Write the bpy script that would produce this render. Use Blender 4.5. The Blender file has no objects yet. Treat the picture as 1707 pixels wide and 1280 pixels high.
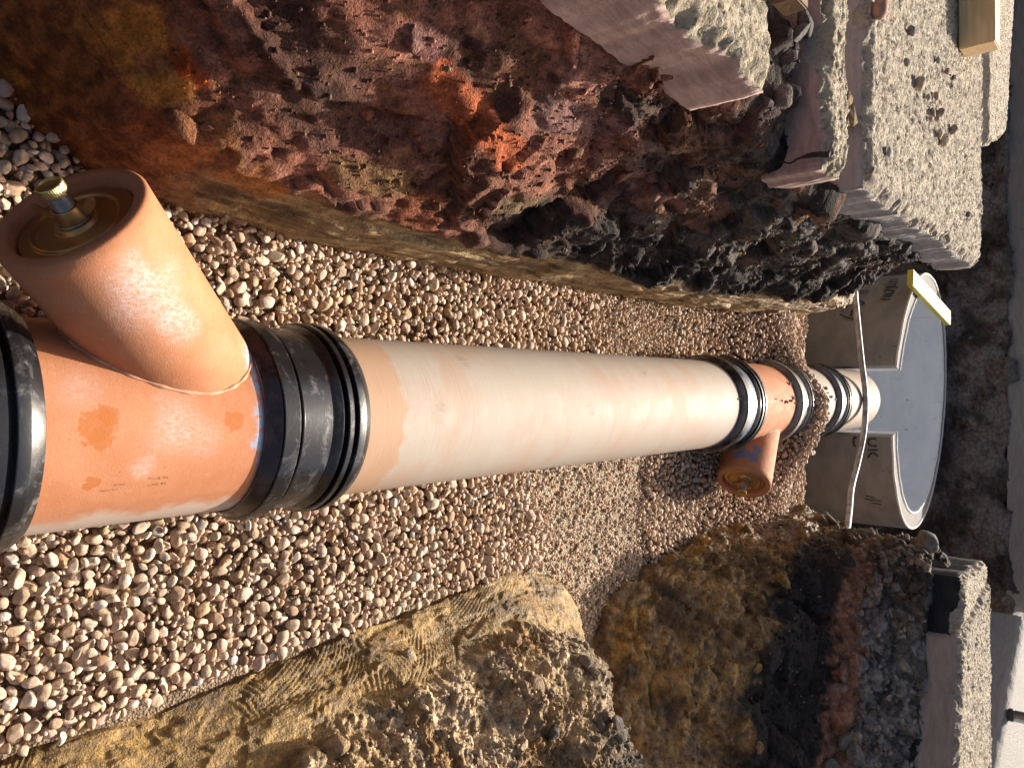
import bpy, bmesh, math
import numpy as np
from mathutils import Vector, Matrix

# ------------------------------------------------------------------ camera, sky, sun, exposure
SC = bpy.context.scene
COL = SC.collection
W, H, F_PX = 1707, 1280, 1260.0
PITCH = math.radians(40.5)
CAM = np.array([-.067, 0., 1.43])
YAW = math.atan((649 - 640) / F_PX * math.cos(PITCH))
FWD = np.array([-math.sin(YAW) * math.cos(PITCH), math.cos(YAW) * math.cos(PITCH), -math.sin(PITCH)])
RGT = np.array([math.cos(YAW), math.sin(YAW), 0.])
UPV = np.cross(RGT, FWD)

cam_d = bpy.data.cameras.new('camera')
cam_d.sensor_width = 36.0
cam_d.lens = 36.0 * F_PX / W
cam_d.clip_start = .02
cam_d.clip_end = 500
cam = bpy.data.objects.new('camera', cam_d)
COL.objects.link(cam)
M = Matrix.Identity(4)                      # the photograph lies on its side: image right is up in the world
for i in range(3):
    M[i][0], M[i][1], M[i][2], M[i][3] = UPV[i], -RGT[i], -FWD[i], CAM[i]
cam.matrix_world = M
SC.camera = cam

SUN_EL, SUN_AZ = math.radians(29.5), math.radians(.5)      # azimuth from +Y towards +X
world = bpy.data.worlds.new('World')
SC.world = world
world.use_nodes = True
wn = world.node_tree
sky = wn.nodes.new('ShaderNodeTexSky')
sky.sky_type = 'NISHITA'
sky.sun_disc = False
sky.air_density = .65
sky.dust_density = 6.0
sky.ozone_density = .2
sky.sun_elevation = SUN_EL
sky.sun_rotation = SUN_AZ
bg = wn.nodes['Background']
bg.inputs['Strength'].default_value = .088
wn.links.new(sky.outputs[0], bg.inputs['Color'])
sun_d = bpy.data.lights.new('sun', 'SUN')
sun_d.energy = 5.0
sun_d.angle = math.radians(.5)
sun_d.color = (1., .925, .83)
sun = bpy.data.objects.new('sun', sun_d)
COL.objects.link(sun)
sdir = Vector((math.sin(SUN_AZ) * math.cos(SUN_EL), math.cos(SUN_AZ) * math.cos(SUN_EL), math.sin(SUN_EL)))
sun.rotation_euler = sdir.to_track_quat('Z', 'Y').to_euler()
sun.location = (0, 8, 6)
SC.view_settings.view_transform = 'Standard'
SC.view_settings.look = 'None'
SC.view_settings.gamma = 1
SC.view_settings.exposure = .90
SC.view_settings.use_curve_mapping = False

# ------------------------------------------------------------------ photo pixels to directions
def ray(x, y): return FWD + UPV * ((x - W / 2) / F_PX) + RGT * ((y - H / 2) / F_PX)
def on_axis(x, y, k, val):
    d = ray(x, y); return CAM + d * ((val - CAM[k]) / d[k])
def onX(x, y, v): return on_axis(x, y, 0, v)
def onY(x, y, v): return on_axis(x, y, 1, v)
def onZ(x, y, v): return on_axis(x, y, 2, v)
def proj(P):
    d = np.asarray(P, float) - CAM
    z = d @ FWD
    return np.stack([W / 2 + F_PX * (d @ UPV) / z, H / 2 + F_PX * (d @ RGT) / z], -1), z
def on_cyl(x, y, c, a, R):
    """first hit of the pixel's ray with an endless cylinder"""
    d = ray(x, y); a = np.asarray(a, float); a = a / np.linalg.norm(a); c = np.asarray(c, float)
    o = CAM - c
    dp = d - a * (d @ a); op = o - a * (o @ a)
    A = dp @ dp; B = 2 * dp @ op; Cc = op @ op - R * R
    disc = max(B * B - 4 * A * Cc, 0)
    p = CAM + d * ((-B - math.sqrt(disc)) / (2 * A))
    n = (p - c) - a * ((p - c) @ a)
    return p, n / np.linalg.norm(n)

# ------------------------------------------------------------------ noise
def _hash(ix, iy, iz, seed=0):
    h = (ix.astype(np.int64) * 374761393 + iy.astype(np.int64) * 668265263 + iz.astype(np.int64) * 2147483647 + seed * 974634777) & 0xffffffff
    h = ((h ^ (h >> 13)) * 1274126177) & 0xffffffff
    h = ((h ^ (h >> 16)) * 2246822519) & 0xffffffff
    return (h ^ (h >> 15)) & 0xffffffff
def _u(h, k): return (((h >> (k * 8)) & 0xffff) if k < 3 else (h & 0xffff)).astype(np.float64) / 65535.
def perlin(p, seed=0):
    p = np.asarray(p, float)
    i = np.floor(p).astype(np.int64); f = p - i
    u = f * f * f * (f * (f * 6 - 15) + 10)
    out = 0
    for dx in (0, 1):
        for dy in (0, 1):
            for dz in (0, 1):
                h = _hash(i[..., 0] + dx, i[..., 1] + dy, i[..., 2] + dz, seed)
                g = np.stack([((h & 1023) / 511.5 - 1), (((h >> 10) & 1023) / 511.5 - 1), (((h >> 20) & 1023) / 511.5 - 1)], -1)
                w = (u[..., 0] if dx else 1 - u[..., 0]) * (u[..., 1] if dy else 1 - u[..., 1]) * (u[..., 2] if dz else 1 - u[..., 2])
                out = out + w * (g * (f - np.array([dx, dy, dz]))).sum(-1)
    return out
def fbm(p, octs=4, seed=0, gain=.5):
    a, s, out = 1., 1., 0
    for o in range(octs):
        out = out + a * perlin(np.asarray(p) * s, seed + o * 17); a *= gain; s *= 2.03
    return out
def voro(p, seed=0):
    """F1, F2-F1, cell hash, offset to the cell centre"""
    p = np.asarray(p, float); i = np.floor(p).astype(np.int64)
    sh = p.shape[:-1]
    f1 = np.full(sh, 9.); f2 = np.full(sh, 9.); ch = np.zeros(sh, np.int64); off = np.zeros(p.shape)
    for dx in (-1, 0, 1):
        for dy in (-1, 0, 1):
            for dz in (-1, 0, 1):
                cx, cy, cz = i[..., 0] + dx, i[..., 1] + dy, i[..., 2] + dz
                h = _hash(cx, cy, cz, seed)
                q = np.stack([cx + (h & 1023) / 1023., cy + ((h >> 10) & 1023) / 1023., cz + ((h >> 20) & 1023) / 1023.], -1)
                o = p - q
                d = np.sqrt((o * o).sum(-1))
                n = d < f1
                f2 = np.where(n, f1, np.minimum(f2, d)); f1 = np.where(n, d, f1)
                ch = np.where(n, h, ch); off = np.where(n[..., None], o, off)
    return f1, f2 - f1, ch, off
def cellrand(h, k=0):
    h2 = _hash(h & 0xffff, h >> 16, h * 0 + k, 5)
    return (h2 & 0xffff) / 65535.
def facet(p, seed=0):
    """broken clods: each cell a tilted facet standing at its own height"""
    f1, e, h, o = voro(p, seed)
    g = np.stack([cellrand(h, k) * 2 - 1 for k in (1, 2, 3)], -1)
    return (g * o).sum(-1) + (cellrand(h, 4) - .5) * .7 + np.minimum(e * 2.0, .22), h, e
def sstep(a, b, x):
    t = np.clip((x - a) / (b - a), 0, 1); return t * t * (3 - 2 * t)
def lerp(a, b, t):
    t = np.asarray(t)[..., None]; return np.asarray(a) * (1 - t) + np.asarray(b) * t
RNG = np.random.default_rng(7)

# ------------------------------------------------------------------ mesh and object helpers
def mesh_np(name, V, Fc, mats, smooth=True, col=None, wet=None, midx=None):
    """V (n,3), Fc (m,4) or (m,3) int array"""
    me = bpy.data.meshes.new(name)
    V = np.asarray(V, np.float32); Fc = np.asarray(Fc, np.int32)
    k = Fc.shape[1]
    me.vertices.add(len(V)); me.vertices.foreach_set('co', V.ravel())
    me.loops.add(Fc.size); me.loops.foreach_set('vertex_index', Fc.ravel())
    me.polygons.add(len(Fc))
    me.polygons.foreach_set('loop_start', np.arange(0, Fc.size, k, dtype=np.int32))
    me.polygons.foreach_set('loop_total', np.full(len(Fc), k, np.int32))
    if midx is not None: me.polygons.foreach_set('material_index', np.asarray(midx, np.int32))
    me.update(calc_edges=True); me.validate()
    me.polygons.foreach_set('use_smooth', np.full(len(Fc), bool(smooth), bool))
    if smooth == 'edges': me.set_sharp_from_angle(angle=math.radians(24))
    if col is not None:
        a = me.attributes.new('Col', 'FLOAT_COLOR', 'POINT')
        a.data.foreach_set('color', np.concatenate([np.asarray(col, np.float32), np.ones((len(V), 1), np.float32)], 1).ravel())
    if wet is not None:
        a = me.attributes.new('Rough', 'FLOAT', 'POINT'); a.data.foreach_set('value', np.asarray(wet, np.float32).ravel())
    for m in (mats if isinstance(mats, (list, tuple)) else [mats]): me.materials.append(m)
    return me
def link(name, me, parent=None, loc=None, label=None, cat=None, group=None, kind=None):
    o = bpy.data.objects.new(name, me); COL.objects.link(o)
    if loc is not None: o.location = loc
    if parent is not None: o.parent = parent
    if label: o['label'] = label
    if cat: o['category'] = cat
    if group: o['group'] = group
    if kind: o['kind'] = kind
    return o
def empty(name, loc, label, cat, group=None):
    return link(name, None, None, loc, label, cat, group)
def part(name, V, Fc, mat, parent, smooth=True, **kw):
    """vertices in world space, stored relative to the parent"""
    V = np.asarray(V, float)
    if parent is not None: V = V - np.array(world_loc(parent))
    return link(name, mesh_np(name, V, Fc, mat, smooth, **kw), parent)
def world_loc(o):
    l = Vector((0, 0, 0))
    while o is not None: l = l + o.location; o = o.parent
    return l
def grid_faces(n, m, wrap_n=False, wrap_m=False, flip=False):
    a = np.arange(n * m).reshape(n, m)
    if wrap_n: a = np.concatenate([a, a[:1]], 0)
    if wrap_m: a = np.concatenate([a, a[:, :1]], 1)
    q = np.stack([a[:-1, :-1], a[1:, :-1], a[1:, 1:], a[:-1, 1:]], -1).reshape(-1, 4)
    return q[:, ::-1] if flip else q
def frame(axis):
    a = np.asarray(axis, float); a = a / np.linalg.norm(a)
    u = np.cross(a, [0, 0, 1.]);
    if np.linalg.norm(u) < 1e-3: u = np.array([1., 0, 0])
    u /= np.linalg.norm(u); return a, u, np.cross(a, u)
def lathe(c, axis, prof, n=96, closed=False):
    """prof: list of (distance along the axis, radius)"""
    a, u, v = frame(axis); c = np.asarray(c, float)
    th = np.linspace(0, 2 * np.pi, n, endpoint=False)
    prof = np.asarray(prof, float)
    ring = np.cos(th)[:, None] * u + np.sin(th)[:, None] * v
    V = c + prof[:, None, 0:1] * a + prof[:, None, 1:2] * ring[None]
    m = len(prof)
    Fq = grid_faces(m, n, wrap_n=closed, wrap_m=True, flip=True)
    return V.reshape(-1, 3), Fq
def dense(prof, step):
    out = [prof[0]]
    for p, q in zip(prof[:-1], prof[1:]):
        L = math.hypot(q[0] - p[0], q[1] - p[1]); k = max(1, int(L / step))
        for i in range(1, k + 1): out.append((p[0] + (q[0] - p[0]) * i / k, p[1] + (q[1] - p[1]) * i / k))
    return out
def rounded(prof, r=.0015):
    """small chamfers at the corners of a lathe profile"""
    out = [prof[0]]
    P = [np.array(p, float) for p in prof]
    for a, b, c in zip(P[:-2], P[1:-1], P[2:]):
        la, lc = np.linalg.norm(a - b), np.linalg.norm(c - b)
        k = min(r, la * .4, lc * .4)
        out += [tuple(b + (a - b) / la * k), tuple(b + (c - b) / lc * k)]
    out.append(prof[-1]); return out
def box_np(lo, hi, bev=.003):
    bm = bmesh.new()
    bmesh.ops.create_cube(bm, size=1)
    for v in bm.verts:
        for k in range(3): v.co[k] = lo[k] if v.co[k] < 0 else hi[k]
    if bev: bmesh.ops.bevel(bm, geom=bm.edges[:], offset=bev, segments=2, affect='EDGES')
    return bm
def bm_part(name, bm, mat, parent=None, smooth=False, mtx=None):
    if mtx is not None: bm.transform(mtx)
    if parent is not None: bm.transform(Matrix.Translation(-world_loc(parent)))
    me = bpy.data.meshes.new(name); bm.to_mesh(me); bm.free()
    for p in me.polygons: p.use_smooth = smooth
    me.materials.append(mat)
    return link(name, me, parent)
def tube(pts, r, n=12, caps=True):
    pts = np.asarray(pts, float); t = np.gradient(pts, axis=0); t /= np.linalg.norm(t, axis=1)[:, None]
    ref = np.array([0, 0, 1.]) if abs(t[0][2]) < .9 else np.array([1., 0, 0])
    u = np.cross(t, ref); u /= np.linalg.norm(u, axis=1)[:, None]; v = np.cross(t, u)
    th = np.linspace(0, 2 * np.pi, n, endpoint=False)
    r = np.broadcast_to(np.asarray(r, float), (len(pts),))
    V = pts[:, None] + r[:, None, None] * (np.cos(th)[None, :, None] * u[:, None] + np.sin(th)[None, :, None] * v[:, None])
    Fq = grid_faces(len(pts), n, wrap_m=True, flip=True)
    V = V.reshape(-1, 3)
    if caps:
        k = len(V); V = np.concatenate([V, pts[:1], pts[-1:]])
        last = (len(pts) - 1) * n
        c = [[k, i, (i + 1) % n, k] for i in range(n)] + [[k + 1, last + (i + 1) % n, last + i, k + 1] for i in range(n)]
        # triangles written as quads would be degenerate: keep them out, close with a small inner ring instead
        inner0 = pts[0] + (V[:n] - pts[0]) * .02; inner1 = pts[-1] + (V[last:last + n] - pts[-1]) * .02
        V = np.concatenate([V[:k], inner0, inner1]); e = []
        for i in range(n):
            j = (i + 1) % n
            e.append([i, j, k + j, k + i]); e.append([last + j, last + i, k + n + i, k + n + j])
        Fq = np.concatenate([Fq, np.array(e)])
    return V, Fq
def smooth_path(P, n):
    P = np.asarray(P, float)
    L = np.concatenate([[0], np.cumsum(np.linalg.norm(np.diff(P, axis=0), axis=1))])
    t = np.linspace(0, L[-1], n)
    out = np.empty((n, P.shape[1]))
    m = np.gradient(P, L, axis=0)
    for i, s in enumerate(t):
        k = min(max(np.searchsorted(L, s, side='right') - 1, 0), len(L) - 2)
        h = L[k + 1] - L[k]; x = (s - L[k]) / h
        out[i] = (2*x**3 - 3*x**2 + 1)*P[k] + (x**3 - 2*x**2 + x)*h*m[k] + (-2*x**3 + 3*x**2)*P[k+1] + (x**3 - x**2)*h*m[k+1]
    return out

# ------------------------------------------------------------------ materials
class NT:
    def __init__(s, name):
        s.m = bpy.data.materials.new(name); s.m.use_nodes = True
        s.t = s.m.node_tree; s.b = s.t.nodes['Principled BSDF']
    def n(s, typ, **kw):
        x = s.t.nodes.new(typ)
        for k, v in kw.items(): setattr(x, k, v)
        return x
    def set(s, sock, v):
        if hasattr(v, 'is_output'): s.t.links.new(v, sock)
        elif isinstance(v, (tuple, list, np.ndarray)) and len(v) == 3 and sock.type == 'RGBA': sock.default_value = (*v, 1)
        else: sock.default_value = v
    def pos(s): return s.n('ShaderNodeNewGeometry').outputs['Position']
    def obj(s): return s.n('ShaderNodeTexCoord').outputs['Object']
    def attr(s, name, out='Color'): return s.n('ShaderNodeAttribute', attribute_name=name).outputs[out]
    def vmul(s, v, k):
        x = s.n('ShaderNodeVectorMath', operation='MULTIPLY'); s.set(x.inputs[0], v); s.set(x.inputs[1], k); return x.outputs[0]
    def vadd(s, v, k):
        x = s.n('ShaderNodeVectorMath', operation='ADD'); s.set(x.inputs[0], v); s.set(x.inputs[1], k); return x.outputs[0]
    def noise(s, v, scale, det=4, rough=.55, dist=0, color=False):
        x = s.n('ShaderNodeTexNoise'); s.set(x.inputs['Vector'], v)
        x.inputs['Scale'].default_value = scale; x.inputs['Detail'].default_value = det
        x.inputs['Roughness'].default_value = rough; x.inputs['Distortion'].default_value = dist
        return x.outputs['Color' if color else 'Fac']
    def voro(s, v, scale, feature='F1', out='Distance'):
        x = s.n('ShaderNodeTexVoronoi', feature=feature); s.set(x.inputs['Vector'], v); x.inputs['Scale'].default_value = scale
        return x.outputs[out]
    def mr(s, v, a, b, c=0., d=1., smooth=True):
        x = s.n('ShaderNodeMapRange', interpolation_type='SMOOTHSTEP' if smooth else 'LINEAR')
        s.set(x.inputs[0], v)
        for i, q in enumerate((a, b, c, d)): s.set(x.inputs[i + 1], q)
        return x.outputs[0]
    def math(s, op, a, b=0.):
        x = s.n('ShaderNodeMath', operation=op); s.set(x.inputs[0], a); s.set(x.inputs[1], b); return x.outputs[0]
    def mix(s, f, a, b, blend='MIX'):
        x = s.n('ShaderNodeMix', data_type='RGBA', blend_type=blend)
        s.set(x.inputs[0], f); s.set(x.inputs[6], a); s.set(x.inputs[7], b); return x.outputs[2]
    def blob(s, c, r, soft=.5, nv=None, amt=.5):
        """mask round a world point, its edge broken up by a noise value"""
        d = s.n('ShaderNodeVectorMath', operation='DISTANCE'); s.set(d.inputs[0], s.pos()); d.inputs[1].default_value = tuple(c)
        v = d.outputs['Value']
        if nv is not None: v = s.math('ADD', v, s.math('MULTIPLY', s.math('SUBTRACT', nv, .5), amt * r * 2))
        return s.mr(v, r * (1 - soft), r, 1., 0.)
    def bump(s, h, dist, strength=1., prev=None):
        x = s.n('ShaderNodeBump'); s.set(x.inputs['Height'], h); x.inputs['Distance'].default_value = dist
        x.inputs['Strength'].default_value = strength
        if prev is not None: s.set(x.inputs['Normal'], prev)
        return x.outputs[0]
    def xyz(s, v=None):
        x = s.n('ShaderNodeSeparateXYZ'); s.set(x.inputs[0], v if v is not None else s.pos()); return x.outputs
    def out(s, col=None, rough=None, metal=None, nrm=None, spec=None, coat=None):
        if col is not None: s.set(s.b.inputs['Base Color'], col)
        if rough is not None: s.set(s.b.inputs['Roughness'], rough)
        if metal is not None: s.set(s.b.inputs['Metallic'], metal)
        if nrm is not None: s.set(s.b.inputs['Normal'], nrm)
        if spec is not None: s.set(s.b.inputs['Specular IOR Level'], spec)
        if coat is not None: s.set(s.b.inputs['Coat Weight'], coat)
        return s.m

def soil_mat():
    t = NT('soil'); p = t.pos()
    n1 = t.noise(p, 38, 6, .65); n2 = t.noise(p, 210, 4, .6); n3 = t.noise(p, 9, 3)
    c = t.attr('Col')
    c = t.mix(1., c, t.mix(t.mr(n1, .3, .72), (.58, .56, .55), (1.38, 1.36, 1.32)), 'MULTIPLY')
    c = t.mix(1., c, t.mix(t.mr(n2, .35, .65), (.78, .77, .76), (1.2, 1.2, 1.2)), 'MULTIPLY')
    r = t.math('ADD', t.attr('Rough', 'Fac'), t.math('MULTIPLY', t.math('SUBTRACT', n1, .5), .35))
    b = t.bump(n1, .020, .8); b = t.bump(n2, .006, .9, b)
    wp = t.vadd(p, t.vmul(t.noise(p, 5., 2, color=True), (.12, .12, .12)))
    sa = t.noise(t.vmul(wp, (7., 190., 7.)), 1., 3, .6); sb = t.noise(t.vmul(wp, (40., 9., 150.)), 1., 3, .6)
    sm = t.mr(t.attr('Rough', 'Fac'), .46, .60, 1., 0.)
    pm_ = t.mr(t.noise(p, 3.5, 2), .45, .55)
    h = t.math('MULTIPLY', t.math('ADD', t.math('MULTIPLY', sa, pm_), t.math('MULTIPLY', sb, t.math('SUBTRACT', 1., pm_))), sm)
    b = t.bump(h, .0035, .9, b)
    sp_ = t.mr(t.attr('Rough', 'Fac'), .45, .75, .45, .12)
    return t.out(c, t.math('MAXIMUM', r, .3), nrm=b, spec=sp_)
def pebble_mat():
    t = NT('pebble_stone'); p = t.pos()
    n1 = t.noise(p, 60, 4); n2 = t.noise(p, 400, 3, .6)
    c = t.attr('Col')
    c = t.mix(1., c, t.mix(t.mr(n1, .3, .7), (.78, .76, .72), (1.18, 1.18, 1.2)), 'MULTIPLY')
    c = t.mix(t.mr(t.noise(p, 130, 4), .56, .78, 0., .8), c, (.26, .17, .10))
    c = t.mix(1., c, t.mix(t.mr(n2, .3, .7), (.86, .85, .84), (1.12, 1.12, 1.12)), 'MULTIPLY')
    return t.out(c, .88, nrm=t.bump(n2, .002, .8), spec=.18)
def grit_mat():
    t = NT('sandy_grit'); p = t.pos()
    n1 = t.noise(p, 60, 6, .7); v = t.voro(p, 170)
    c = t.attr('Col')
    c = t.mix(1., c, t.mix(t.mr(n1, .3, .7), (.6, .58, .55), (1.35, 1.33, 1.3)), 'MULTIPLY')
    c = t.mix(1., c, t.mix(t.mr(v, .1, .6), (1.25, 1.22, 1.2), (.6, .58, .55)), 'MULTIPLY')
    b = t.bump(t.math('SUBTRACT', 1., v), .006, 1.); b = t.bump(n1, .008, .8, b)
    return t.out(c, .9, nrm=b, spec=.2)
def clay_fitting_mat(name, scuffs, stains, lubes, wash=False, lube_lo=.36, lube_c=(.27, .38, .52)):
    """unglazed orange clay with chalky scuffs, damp stains, smears of blue joint lubricant"""
    t = NT(name); p = t.pos()
    nb = t.noise(p, 14, 4); nm = t.noise(p, 55, 5, .65); nf = t.noise(p, 420, 3, .6)
    c = t.mix(t.mr(nb, .3, .7), (.445, .178, .082), (.49, .22, .115))
    c = t.mix(t.mr(nm, .55, .8, 0., .7), c, (.56, .275, .15))
    c = t.mix(1., c, t.mix(t.mr(nf, .3, .7), (.92, .91, .9), (1.06, 1.06, 1.06)), 'MULTIPLY')
    sc = t.noise(t.vmul(p, (1., .6, 1.)), 190, 6, .75)
    for (q, r, k) in scuffs:
        m = t.math('MULTIPLY', t.blob(q, r, .85, nb, .7), t.mr(sc, .25, .72, 0., min(1., k * .75)))
        c = t.mix(m, c, (.62, .50, .46))
    for (q, r) in stains:
        c = t.mix(t.math('MULTIPLY', t.blob(q, r, .18, nm, 1.1), .75), c, (.40, .125, .03))
    for (q, r) in lubes:
        m = t.math('MULTIPLY', t.blob(q, r, .5, nm, 1.0), t.mr(t.noise(t.vmul(p, (1, 1, .6)), 70, 5, .7), lube_lo, lube_lo + .14))
        c = t.mix(m, c, lube_c)
    if wash:
        x = t.xyz()
        m = t.math('MULTIPLY', t.mr(t.math('ADD', x[2], t.math('MULTIPLY', nb, .09)), .130, .165, 1., 0.), t.mr(x[0], .08, .12))
        c = t.mix(t.math('MULTIPLY', m, .8), c, (.52, .44, .37))
    sp = t.noise(p, 160, 2)
    c = t.mix(t.mr(sp, .74, .78, 0., .8), c, (.16, .06, .03))
    b = t.bump(nf, .0009, .5); b = t.bump(nm, .0016, .3, b)
    return t.out(c, t.mr(nm, .3, .7, .66, .85), nrm=b, spec=.2)
def clay_pipe_mat(name, band_end=None, marks=(), lube_ys=()):
    """cream clay barrel with peach patches that run round it"""
    t = NT(name); p = t.pos(); x = t.xyz()
    wr = t.noise(t.vmul(p, (3.2, 5., 3.2)), 1., 7, .68, .5)
    w2 = t.noise(t.vmul(p, (9., 20., 9.)), 1., 6, .7)
    c = t.mix(t.mr(wr, .42, .64), (.405, .345, .285), (.415, .305, .232))
    c = t.mix(t.mr(w2, .5, .72), c, (.42, .362, .302))
    if band_end is not None:
        e = t.math('ADD', x[1], t.math('MULTIPLY', t.math('SUBTRACT', t.noise(p, 9, 6, .65), .5), .14))
        c = t.mix(t.mr(e, band_end - .006, band_end + .006, 1., 0.), c, t.mix(t.mr(w2, .3, .7), (.415, .26, .165), (.435, .285, .185)))
    st = t.noise(t.vmul(p, (60., 3., 60.)), 1., 4, .6)
    c = t.mix(t.mr(st, .66, .8, 0., .45), c, (.30, .21, .13))
    fine = t.noise(t.vmul(p, (3., 320., 3.)), 1., 2)
    for (q, r) in marks:
        c = t.mix(t.math('MULTIPLY', t.blob(q, r, .5, t.noise(p, 80, 4), 1.2), t.mr(t.noise(t.vmul(p, (1, .35, 1)), 70, 5, .7), .42, .66, 0, .5)), c, (.24, .17, .10))
    for ly, sg in lube_ys:
        e = t.math('ADD', t.math('MULTIPLY', x[1], sg), t.math('MULTIPLY', t.math('SUBTRACT', t.noise(p, 40, 4), .5), .03))
        c = t.mix(t.mr(e, ly * sg - .002, ly * sg + .014, 0., .7), c, (.42, .50, .62))
    sp = t.noise(p, 110, 2)
    c = t.mix(t.mr(sp, .755, .785, 0., .7), c, (.2, .13, .08))
    b = t.bump(fine, .0007, .5); b = t.bump(w2, .002, .25, b)
    return t.out(c, t.mr(w2, .3, .7, .6, .75), nrm=b, spec=.16)
def rubber_mat(name, dust=.5, base=(.012, .012, .013)):
    t = NT(name); p = t.pos()
    n = t.noise(t.vmul(p, (1, 1.5, 1)), 17, 8, .72, .6); n2 = t.noise(p, 150, 4, .65)
    m = t.math('MULTIPLY', t.mr(n, .5, .72), t.mr(n2, .35, .7, .25, 1.))
    c = t.mix(t.math('MULTIPLY', m, dust), base, (.30, .29, .275))
    w = t.mr(t.noise(p, 36, 3), .66, .69)
    c = t.mix(t.math('MULTIPLY', w, .6), c, (.004, .004, .004))
    r = t.math('ADD', .25, t.math('MULTIPLY', m, .4))
    return t.out(c, r, nrm=t.bump(n2, .0007, .3), spec=.8)
def gap_mat():
    t = NT('reflection_tint_seal'); p = t.pos()  # slick rubber lip; purple-brown tint paints in the pipe's reflection
    n = t.noise(p, 30, 4)
    return t.out(t.mix(t.mr(n, .4, .65), (.02, .012, .014), (.05, .03, .028)), t.mr(n, .3, .7, .16, .4), spec=.7)
def metal_mat(name, c1, c2, rough):
    t = NT(name); p = t.pos()
    n = t.noise(p, 22, 5, .6, .5); n2 = t.noise(p, 160, 3)
    return t.out(t.mix(t.mr(n, .35, .65), c1, c2), t.mr(n2, .3, .7, rough, rough + .16), .85, nrm=t.bump(n2, .0005, .3))
def slab_mats(name, side_a, side_b, top_a=(.47, .385, .275), top_b=(.62, .53, .405)):
    t = NT(name + '_side'); p = t.pos()
    st = t.noise(t.vmul(p, (1.2, 1.2, 5.)), 9, 6, .68, .4); f = t.noise(p, 160, 4, .6); sp = t.voro(p, 60)
    c = t.mix(t.mr(st, .33, .68), side_a, side_b)
    c = t.mix(t.mr(sp, .02, .16, .5, 0.), c, tuple(v * .55 for v in side_a))
    c = t.mix(t.mr(t.noise(p, 5, 5, .7), .58, .75, 0., .6), c, tuple(v * .5 for v in side_a))
    side = t.out(c, .85, nrm=t.bump(f, .003, .5, t.bump(st, .01, .5)), spec=.3)
    t = NT(name + '_top'); p = t.pos()
    v = t.voro(p, 75, out='Color'); d = t.voro(p, 75); n = t.noise(p, 30, 6, .7); f = t.noise(p, 260, 4, .65)
    c = t.mix(t.mr(n, .3, .7), top_a, top_b)
    agg = t.mix(t.mr(t.xyz(v)[0], .3, .9), (.30, .22, .15), (.52, .47, .40))
    c = t.mix(t.mr(d, .25, .45, .55, 0.), c, agg)
    c = t.mix(t.mr(f, .30, .46, .8, 0.), c, (.20, .15, .105))
    c = t.mix(t.mr(t.noise(p, 95, 4, .65), .32, .44, .6, 0.), c, (.24, .18, .125))
    b = t.bump(t.math('SUBTRACT', 1., d), .009, .9); b = t.bump(f, .009, 1., b)
    top = t.out(c, .88, nrm=b, spec=.3)
    return [top, side]
def ring_mat(name, ca, cb):
    t = NT(name); p = t.pos()
    n = t.noise(t.vmul(p, (1, 1, 2.2)), 5, 6, .62); f = t.noise(p, 140, 4, .6); sp = t.voro(p, 16, out='Distance')
    c = t.mix(t.mr(n, .3, .7), ca, cb)
    hole = t.mr(t.noise(p, 30, 3, .6), .70, .74)
    c = t.mix(t.math('MULTIPLY', hole, .75), c, (.05, .05, .05))
    c = t.mix(t.mr(t.noise(t.vmul(p, (3, 3, .5)), 7, 5, .7), .6, .78, 0., .35), c, (.16, .15, .14))
    return t.out(c, .78, nrm=t.bump(f, .002, .4, t.bump(n, .006, .3)), spec=.35)
def rim_mat():
    t = NT('lit_rim_concrete'); p = t.pos(); f = t.noise(p, 120, 5, .65)  # far paler than the ring wall: lit edges put into the colour
    return t.out(t.mix(t.mr(f, .3, .7), (.60, .57, .53), (.78, .75, .70)), .85, nrm=t.bump(f, .006, .7), spec=.3)
def wood_mat(name, a, b, axis):
    t = NT(name); p = t.pos(); k = [60., 60., 60.]; k[axis] = 3.
    g = t.noise(t.vmul(p, tuple(k)), 1., 5, .6, .6); n = t.noise(p, 40, 4)
    c = t.mix(t.mr(g, .3, .7), a, b); c = t.mix(t.mr(n, .62, .8, 0, .5), c, tuple(v * .5 for v in a))
    return t.out(c, .65, nrm=t.bump(g, .002, .5), spec=.3)
def plain_mat(name, c, rough, metal=0., nscale=80, amp=.25):
    t = NT(name); n = t.noise(t.pos(), nscale, 4, .6)
    return t.out(t.mix(t.mr(n, .3, .7), tuple(v * (1 - amp) for v in c), tuple(min(1, v * (1 + amp)) for v in c)), rough, metal, nrm=t.bump(n, .002, .3))

SOIL = soil_mat(); PEB = pebble_mat(); GRIT = grit_mat()
RUB = rubber_mat('black_rubber', .5); RUBC = rubber_mat('clean_rubber', .1); SEAL = gap_mat()
RUBB = rubber_mat('bluegrey_rubber', .6, (.12, .16, .21))  # blue-grey base for the waists of two far couplings

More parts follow.
